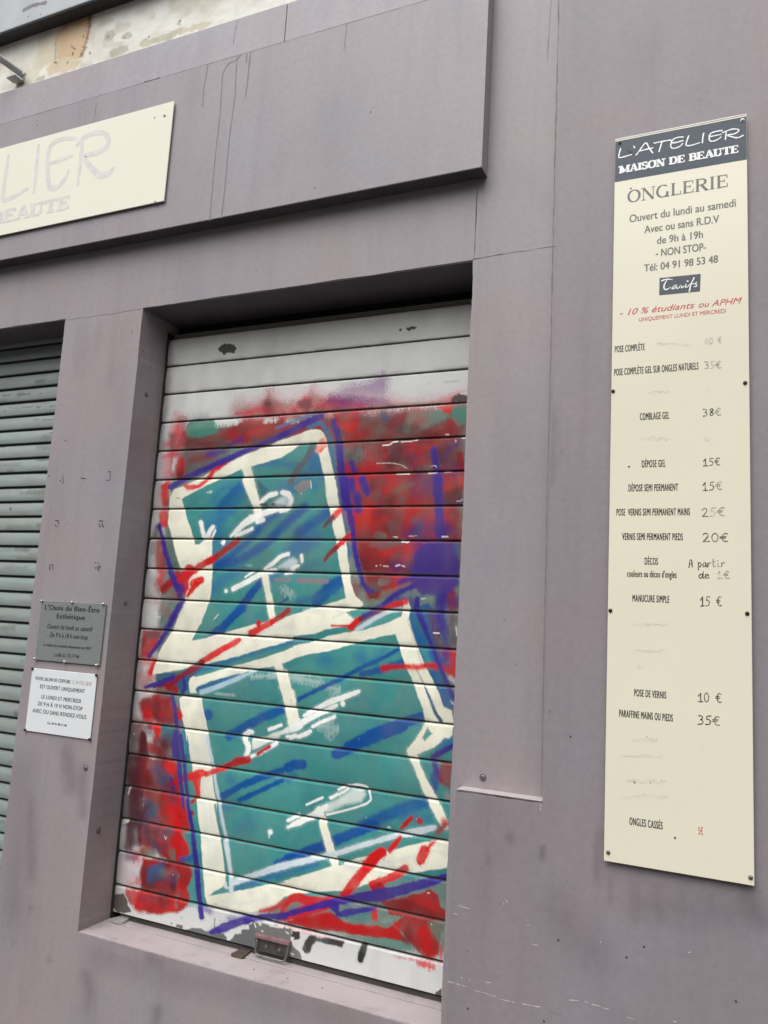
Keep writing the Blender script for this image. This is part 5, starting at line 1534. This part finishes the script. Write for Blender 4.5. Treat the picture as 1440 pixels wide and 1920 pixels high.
# ------------------------------------------------------------------ plain shutter on the left
P2 = .0563
TOP2 = Z(0.898 + P2 * 3)
prof2 = [(0, .010, 0), (.0025, .0095, .2), (.0045, .005, .9)]
prof2 += [(d, .0025 - .0055 * math.sin(math.pi * min(1, (d - .005) / .047) * .72), 1) for d in np.linspace(.006, .0500, 12)]
prof2 += [(.0512, -.0002, 1), (.0520, .002, .5), (.0524, .010, 0)]
N2 = 45
zr2, yr2, fc2 = slat_rows(TOP2, P2, N2, 0, prof2)
x2 = np.concatenate([[-3.89, -3.3], np.arange(-2.95, -2.2, .004)])
o2 = np.argsort(zr2)
pl = Paint(x2, zr2[o2], SH_Y, (1, 1, 1))
r = np.random.default_rng(5)
D2 = dict(spray=1.2, ribs=0)
for t, w in (("h 20,910 140,905", 7), ("h 200,902 250,898 350,896", 9), ("h 440,890 480,888", 7), ("h 110,1050 280,1042 380,1038", 5), ("h 410,1040 455,1036", 12), ("h 570,1030 640,1028", 5), ("h 400,750 520,745", 8), ("h 380,1185 620,1178", 5), ("h 560,1330 600,1328", 8),
             ("h 400,1636 560,1630", 12), ("h 370,1782 540,1784", 12), ("h 0,1488 50,1488", 6), ("h 60,1075 60,1100", 9), ("T 195,918 270,920", 9), ("T 160,998 250,996", 5), ("T 60,1120 62,1126", 12)):
    pl.stroke(t, w, (118, 122, 122), 6, .8, **D2)
for _ in range(46):
    x, y = r.uniform(-5, 90), r.uniform(700, 1600)
    l = r.uniform(8, 50)
    pl.stroke("P %.1f,%.1f %.1f,%.1f" % (x, y, x + l, y + l * (y - 1000) * .0002), r.uniform(2, 8), (196, 186, 180) if r.random() < .6 else (170, 172, 172), 8, r.uniform(.3, .7), spray=1.0, ribs=0, k=1)
pl.col = pl.col * fc2[o2][:, None, None] + .10 * (1 - fc2[o2][:, None, None])
c2 = np.empty_like(pl.col); c2[o2] = pl.col
ls = tag(empty("roller_shutter", (-3.05, SH_Y, 0.02)), "plain grey green roller shutter of narrow curved slats left of the pillar", "shutter")
lm = MB(); lm.grid(x2, zr2, yr2, 0, c2); lm.build("slat_curtain", M['slat'], ls)
lb = MB()
lb.box(-3.89, -2.222, SH_Y, SH_Y + .03, .02, zr2[-1] - .002, 0, .003)
lb.build("bottom_bar", M['rail'], ls)
lg = MB(); lg.box(-3.89, -2.222, SH_Y + .016, SH_Y + .04, zr2[-1], LINTEL - .004, 0)
lg.build("guide_rail", M['guide'], ls)

# ------------------------------------------------------------------ price board on the right wall
BY = -0.0600                       # its face; the wall is at SIDE_Y
bx0, bx1 = at(1153.6, 260.4, BY)[0], at(1400, 213.8, BY)[0]
bz0, bz1 = at(1132.6, 1614, BY)[2], at(1400, 213.8, BY)[2] - .002
board = tag(empty("price_board", ((bx0 + bx1) / 2, BY, bz0)), "tall cream price list board with slate header screwed to the right wall", "sign board")
pb = MB(); pb.box(bx0, bx1, BY, SIDE_Y - .010, bz0, bz1, 0, .0008, 1)
pb.build("panel", M['cream'], board)
hp = MB(); hp.poly([(bx0 + .0006, at(1275, 320.5, BY)[2]), (bx1 - .0006, at(1275, 320.5, BY)[2]), (bx1 - .0006, bz1 - .004), (bx0 + .0006, bz1 - .004)], BY)
hp.box(bx0, bx1, BY - .0006, SIDE_Y - .010, bz1 + .0003, bz1 + .0032, 1, .0005, 1)
header = hp.build("header", [M['slate'], M['edge']], board)
HY = BY - .0005


def lettering(parent, mat_, fn, name="lettering"):
    mb = MB()
    fn(mb)
    return mb.build(name, mat_, parent)


ATELIER = ["M 122,405 112,440 104,485 130,490 228,462", "M 250,382 256,398", "M 270,468 310,415 350,360 372,352 395,395 430,445", "M 308,428 370,412 432,398", "M 445,352 520,336 604,322", "M 520,340 508,380 492,432",
           "M 725,292 660,300 620,325 606,365 610,395 640,402 690,385 718,358", "M 618,350 660,345 722,328", "M 778,283 764,320 752,365 770,378 815,370 884,348", "M 922,258 914,300 910,350", "M 1098,230 1040,240 990,260 975,300 985,330 1020,332 1060,315 1088,295", "M 985,290 1030,280 1090,268", "M 1140,240 1136,280 1132,318", "M 1108,250 1180,222 1240,216 1262,232 1220,262 1150,275 1200,292 1250,300 1302,278"]


def f_atelier(mb):
    for t in ATELIER:
        pts = smooth(wall(t, HY), 4)
        mb.ribbon(pts, [.0036 * random.uniform(.7, 1.1) for _ in pts], HY)


lettering(header, M['ink_white'], f_atelier)
lettering(header, M['ink_white'], lambda mb: put_serif(mb, "MAISON DE BEAUTE", "N 186,560 1192,392", 62, HY, 0, .30, .125, .145, .22))
TY = BY - .0001
lettering(board, M['ink_grey'], lambda mb: put_serif(mb, "ONGLERIE", "N 250,803 1108,684", 104, TY, 0, .16, .055, .045, .13))
for body, base, cap in (("Ouvert du lundi au samedi", "N 272,968 1168,850", 63), ("Avec ou sans R.D.V", "N 398,1061 1027,983", 62), ("de 9h à 19h", "N 505,1157 890,1108", 60),
                        ("- NON STOP-", "N 495,1266 915,1212", 62), ("Tél: 04 91 98 53 48", "N 395,1388 1017,1318", 60)):
    lettering(board, M['ink_grey'], lambda mb: put_text(mb, body, base, cap, TY, 0, 0, .0004))
tb = MB(); tb.poly(wall("N 525,1446 872,1411 866,1558 522,1591", TY), TY)
tbo = tb.build("header_box", M['slatebox'], board)


def f_tarifs(mb):
    for t, w in (("L 275,350 330,325 430,310 540,320", (.0035, .0032, .0026, .0012)), ("L 430,290 380,360 335,450 330,530 370,565 430,545 490,505", (.0012, .002, .0034, .0034, .0036, .0024, .0012)), ("L 640,455 590,465 530,520 520,545 570,540 640,480 630,520 650,540 700,515", .0022),
                 ("L 700,515 740,440 720,470 770,480 750,520 780,515 820,490", .0022), ("L 870,430 850,480 860,510 910,490 930,470", .0024), ("L 905,355", .004), ("L 1065,275 1040,330 1000,400 975,480 960,560 945,625", (.0035, .003, .0026, .003, .0034, .002)), ("L 940,450 1000,425 1070,420", .0022),
                 ("L 1130,385 1095,420 1130,450 1120,485 1065,490", .0026)):
        pts = wall(t, TY - .0006)
        if len(pts) == 1:
            pts = [pts[0], (pts[0][0] + .0008, pts[0][1])]
            w = .004
        if not np.isscalar(w):
            ww = np.interp(np.linspace(0, 1, (len(pts) - 1) * 4 + 1), np.linspace(0, 1, len(w)), w)
        else:
            ww = w
        mb.ribbon(smooth(pts, 4), ww, TY - .0006)


lettering(tbo, M['ink_white'], f_tarifs)
lettering(board, M['ink_red'], lambda mb: put_text(mb, "- 10 % étudiants", "N 190,1762 820,1700", 50, TY, 0, .34))
lettering(board, M['ink_red'], lambda mb: put_text(mb, "ou APHM", "N 855,1697 1222,1656", 50, TY, 0, .34))
lettering(board, M['ink_red'], lambda mb: put_text(mb, "UNIQUEMENT LUNDI ET MERCREDI", "N 350,1811 1083,1738", 32, TY))
for body, base, cap in (("POSE COMPLÈTE", "O 148,272 398,255", 54), ("POSE COMPLÈTE GEL SUR ONGLES NATURELS", "O 143,466 852,420", 58), ("COMBLAGE GEL", "O 360,844 606,832", 58), ("DÉPOSE GEL", "O 376,1242 574,1238", 58),
                        ("DÉPOSE SEMI PERMANENT", "O 264,1445 680,1440", 58), ("POSE  VERNIS SEMI PERMANENT MAINS", "O 162,1648 780,1648", 58), ("VERNIS SEMI PERMANENT PIEDS", "Q 210,235 720,238", 58), ("DÉCOS", "Q 400,443 510,445", 58),
                        ("couleurs ou décos d'ongles", "Q 252,543 667,558", 56), ("MANUCURE SIMPLE", "Q 297,752 606,768", 58), ("POSE DE VERNIS", "Q 312,1553 580,1573", 58), ("PARAFFINE MAINS OU PIEDS", "Q 185,1728 636,1766", 60), ("ONGLES CASSÉS", "R 340,1128 602,1163", 58)):
    lettering(board, M['ink_black'], lambda mb: put_text(mb, body, base, cap, TY, 0, 0, .00032, 1.16))
lettering(board, M['ink_red'], lambda mb: put_text(mb, "5€", "R 887,1204 924,1208", 58, TY))
PENS = [M['pen3'], M['pen2'], M['pen1'], M['pen0']]
for body, base, cap, mis in (("40 €", "O 905,208 1050,192", 52, (3, 3, 3, 3)), ("35€", "O 900,412 1045,408", 60, (2, 3, 2)), ("38€", "O 888,812 1042,802", 60, (1, 0, 2)), ("15€", "O 890,1232 1036,1222", 62, (0, 1, 1)), ("15€", "O 884,1440 1052,1428", 70, (0, 1, 2)),
                             ("25€", "O 878,1660 1076,1648", 72, (1, 3, 2)), ("20€", "Q 884,250 1106,250", 72, (0, 1, 1)), ("A partir", "Q 772,466 1080,462", 66, (0, 0, 0, 1, 1, 2, 2, 2)), ("de 1€", "Q 850,560 1116,560", 62, (0, 0, 0, 3, 2)),
                             ("15 €", "Q 866,792 1050,792", 80, (0, 1, 1, 0)), ("10 €", "Q 848,1600 1048,1606", 78, (0, 1, 1, 0)), ("35€", "Q 845,1790 1035,1800", 76, (0, 0, 1))):
    lettering(board, PENS, lambda mb: put_hand(mb, body, base, cap, TY, mis), "handwritten_price")


for reg, x0, x1, y in (("O", 430, 610, 600), ("O", 370, 620, 1000), ("O", 905, 950, 1000), ("O", 500, 780, 205), ("Q", 300, 600, 945), ("Q", 310, 580, 1170), ("Q", 335, 390, 1300), ("Q", 862, 890, 1335), ("R", 370, 560, 450), ("R", 280, 610, 580),
                       ("R", 310, 630, 780), ("R", 290, 640, 900), ("R", 900, 930, 520), ("R", 900, 930, 845), ("O", 935, 955, 600)):
    # one continuous rubbed-out smear for every line of old print
    gh = MB()
    xs_ = np.arange(x0, x1, 7.0)
    pts = wall(reg + " " + " ".join("%.1f,%.1f" % (x, y + random.uniform(-20, 20)) for x in xs_), TY)
    gh.ribbon(pts, [.0030 * random.choice((.15, .3, .6, 1.0, 1.3)) for _ in pts], TY)
    gh.build("erased_print", M['ink_ghost'], board)
for t in ("N 283,690", "O 267,1237", "R 702,1232", "R 478,426"):
    x, y = px(t)[0]
    p = at(x, y, TY)
    dh = MB()
    dh.lathe(p[0], TY - .0004, p[2], [(.0022 if t[2] != '4' else .001, 0), (.0016 if t[2] != '4' else .0008, .0006)], 0, 10)
    dh.build("drill_hole", M['ink_black'], board)
dh = MB(); dh.ribbon(wall("N 262,368 275,385 292,378", HY), .003, HY - .0006); dh.build("scratch", M['ink_black'], header)
for t, mm in (("N 190,305", 'darkscrew'), ("N 1225,114", 'zinc'), ("O 133,600", 'darkscrew'), ("O 1247,530", 'darkscrew'), ("Q 110,832", 'darkscrew'), ("Q 1265,857", 'darkscrew'), ("R 171,1348", 'zinc'), ("R 1302,1548", 'zinc')):
    x, y = px(t)[0]
    p = at(x, y, HY - .0004)
    screw_mb(p[0], HY - .0004, p[2], .0031, .0026, random.uniform(0, 3)).build("screw", [M[mm], M['ink_black']], board)

# ------------------------------------------------------------------ name board on the fascia
NY = FAS_Y - .010
sx0, sx1, sz0, sz1 = -3.95, at(326, 194, NY)[0], Z(1.373), Z(1.741)
sign = tag(empty("shop_sign", ((sx0 + sx1) / 2, NY, sz0)), "wide cream name board with faded lilac lettering on the fascia", "sign")
sg = MB(); sg.box(sx0, sx1, NY, FAS_Y - .006, sz0, sz1, 0, .0008, 1)
sg.build("panel", M['creamsign'], sign)


def f_sign(mb):
    ly = NY
    for t, w in (("K 70,470 50,600 25,770 30,822 90,810 220,735", (.014, .022, .026, .026, .022, .012)), ("K 305,395 290,560 268,770", (.018, .022, .014)), ("K 600,335 480,345 400,400 378,520 385,690 405,730 460,720 520,650 545,590", (.016, .024, .026, .026, .026, .028, .026, .02, .012)),
                 ("K 400,535 480,510 570,475", (.016, .018, .012)), ("K 655,340 640,520 618,700", (.022, .022, .014)), ("K 610,390 680,320 790,290 855,320 850,400 770,450 670,480 720,560 790,625 860,615 905,570", (.016, .022, .024, .026, .026, .024, .024, .026, .034, .03, .01))):
        pts = wall(t, ly)
        n = 5
        mb.ribbon(smooth(pts, n), np.interp(np.linspace(0, 1, (len(pts) - 1) * n + 1), np.linspace(0, 1, len(w)), w) * .8, ly)
    # the letters beyond the left edge of the picture, same hand
    x0, z0, h = -2.72, Z(1.50), .165
    for pts in ([(0, 1), (-.02, .1), (.1, 0), (.5, .1)], [(.62, 1), (.64, .8)], [(.8, 0), (1.15, 1), (1.5, 0)], [(.92, .4), (1.4, .42)], [(1.6, 1), (2.3, 1)], [(1.95, 1), (1.9, 0)], [(3.0, 1), (2.6, .9), (2.5, .4), (2.7, .05), (3.0, .3)], [(2.52, .5), (2.95, .58)]):
        mb.ribbon(smooth([(x0 - .62 + q[0] * .19, z0 + q[1] * h) for q in pts], 4), .018, ly)


lettering(sign, M['ink_faded'], f_sign)
lettering(sign, M['ink_faded'], lambda mb: put_serif(mb, "MAISON DE BEAUTE", "K -880,1212 550,884", 96, NY, 0, .30, .125, .145, .22))
for t, r_ in (("K 1308,155", .0042), ("K 1228,170", .002), ("K 1234,842", .0034)):
    x, y = px(t)[0]
    p = at(x, y, NY)
    screw_mb(p[0], NY, p[2], r_, .0018, .5).build("screw", [M['zinc'], M['ink_black']], sign)

# ------------------------------------------------------------------ two plaques on the pillar
Y1 = -.006


def plate(name, label, corners, thick, mat_):
    q = wall(corners, -thick)
    x0, x1 = (q[0][0] + q[3][0]) / 2, (q[1][0] + q[2][0]) / 2
    z1, z0 = (q[0][1] + q[1][1]) / 2, (q[2][1] + q[3][1]) / 2
    o = tag(empty(name, ((x0 + x1) / 2, -thick, z0)), label, "plaque")
    b_ = MB(); b_.box(x0, x1, -thick, -.002, z0, z1, 0, .001, 1)
    b_.build("panel", mat_, o)
    return o, (x0, x1, z0, z1)


pq, _ = plate("wall_plaque", "brushed metal opening hours plaque with six domed studs on the pillar", "P 79,1125 199,1133 186,1249 64,1236", Y1 * -1, M['plaque'])
for body, base, cap, shr in (("L'Oasis du Bien-Être", "S 346,276 1000,308", 58, .0), ("Esthétique", "S 488,382 826,398", 58, .0), ("Ouvert du lundi au samedi", "S 375,502 914,538", 58, .1), ("De 9 h à 18 h non-stop", "S 408,605 858,634", 56, .1),
                             ("Le matin et le samedi uniquement sur RDV", "S 330,716 905,752", 34, .1), ("06 61 73 17 94", "S 505,842 752,864", 46, .1), ("Tél", "S 455,838 495,842", 30, .0)):
    def fn(mb):
        put_text(mb, body, base, cap, -.006, 0, shr, .0008 if cap == 58 and shr == 0 else .0003, 1.08)
    lettering(pq, M['ink_black'], fn)
for t in ("S 316,172", "S 681,190", "S 1055,210", "S 228,865", "S 587,902", "S 970,942"):
    x, y = px(t)[0]
    p = at(x, y, -.006)
    c_ = MB(); c_.lathe(p[0], -.006, p[2], [(.0042, 0), (.0042, .004), (.0036, .0058), (.0022, .0068), (.0008, .007)], 0, 18)
    c_.build("stud", M['chrome'], pq, True)
pw2, _ = plate("wall_plaque", "white hairdresser notice plate with dark corner caps under the metal plaque", "P 60,1253 182,1264 169,1386 47,1371", .005, M['white_plate'])
for body, base, cap in (("VOTRE SALON DE COIFFURE", "S 230,1118 650,1160", 40), ("EST OUVERT UNIQUEMENT", "S 288,1222 824,1274", 46), ("LE LUNDI ET MERCREDI", "S 304,1346 774,1392", 46), ("DE 9 H À 19 H NON-STOP", "S 262,1434 796,1480", 48),
                        ("AVEC OU SANS RENDEZ-VOUS", "S 198,1510 842,1586", 48), ("Tél. 04 91 98 53 48", "S 372,1652 605,1676", 28)):
    lettering(pw2, M['ink_black'], lambda mb: put_text(mb, body, base, cap, -.005, 0, 0, .00032, 1.1))
lettering(pw2, M['pen1'], lambda mb: put_text(mb, "'L'ATELIER'", "S 668,1168 916,1190", 44, -.005))
for t in ("S 203,984", "S 968,1062", "S 112,1718", "S 886,1832"):
    x, y = px(t)[0]
    p = at(x, y, -.005)
    c_ = MB(); c_.lathe(p[0], -.005, p[2], [(.0044, 0), (.0044, .003), (.0036, .0046), (.0012, .005)], 0, 16)
    c_.build("corner_cap", M['blackcap'], pw2, True)

# ------------------------------------------------------------------ awning above, and its arm
AY = -.055
az = at(90, 29, AY)[2]
aw = tag(empty("awning_cassette", (-2.8, AY, az)), "closed grey metal awning cassette above the stained plaster", "awning")
ab = MB()
ab.box(-5.6, -1.55, AY, -.001, az, az + .20, 0, .004)
for x, y in ((53, 31), (76, 27), (62, 8)):
    p = at(x, y, AY)
    ab.lathe(p[0], AY - .0003, p[2], [(.0028, 0), (.002, .0006)], 1, 8)
streak(ab, "a 190,80 260,45 360,22", .012, AY, 2)
ab.build("cassette", [M['cassette'], M['rod'], M['dripsoft']], aw)
vb = MB(); vb.box(-5.6, -1.55, AY + .004, -.001, az - .006, az - .0003, 0, .001); vb.build("valance_slot", M['rod'], aw)

ar = tag(empty("support_arm", at(42, 143, 0)), "grey steel support arm with black rod bolted to stained plaster", "bracket")
q = at(44, 141, -.03)
e_ = Vector(at(-44, 78, -.16))
a0 = Vector(q)
d_ = (e_ - a0).normalized()
rot = Vector((1, 0, 0)).rotation_difference(d_).to_matrix().to_4x4()
bm = bmesh.new()
bmesh.ops.create_cube(bm, size=1)
L_ = (e_ - a0).length
for v in bm.verts:
    v.co = Vector(((v.co.x + .47) * L_, v.co.y * .022, v.co.z * .030))
bmesh.ops.bevel(bm, geom=bm.edges[:], offset=.003, segments=2, affect='EDGES')
for v in bm.verts:
    v.co = rot @ v.co + a0
x1 = MB(); x1.bm(bm); x1.build("arm", M['bracket'], ar)
x2_ = MB()
up = rot @ Vector((0, 0, 1))
x2_.tube([(a0 + up * .026 + d_ * .01)[:], (a0 + up * .030 + d_ * L_ * .95)[:]], .0045)
x2_.build("rod", M['rod'], ar)
x3 = MB()
pz = at(42, 148, 0)
x3.box(pz[0] - .03, pz[0] + .016, -.010, .004, pz[2] - .018, pz[2] + .022, 0, .004)
x3.box(pz[0] - .034, pz[0] + .012, -.045, -.0105, pz[2] - .020, pz[2] - .015, 0, .001)
x3.build("mounting_plate", M['bracket'], ar)
x4 = MB(); b0 = at(44, 140, -.045)
x4.lathe(b0[0], -.045, b0[2], [(.007, 0), (.007, .004), (.005, .006), (.002, .006)], 0, 6); x4.build("bolt", M['zinc'], ar)

bpy.data.objects.remove(_to)
bpy.data.curves.remove(_tc)
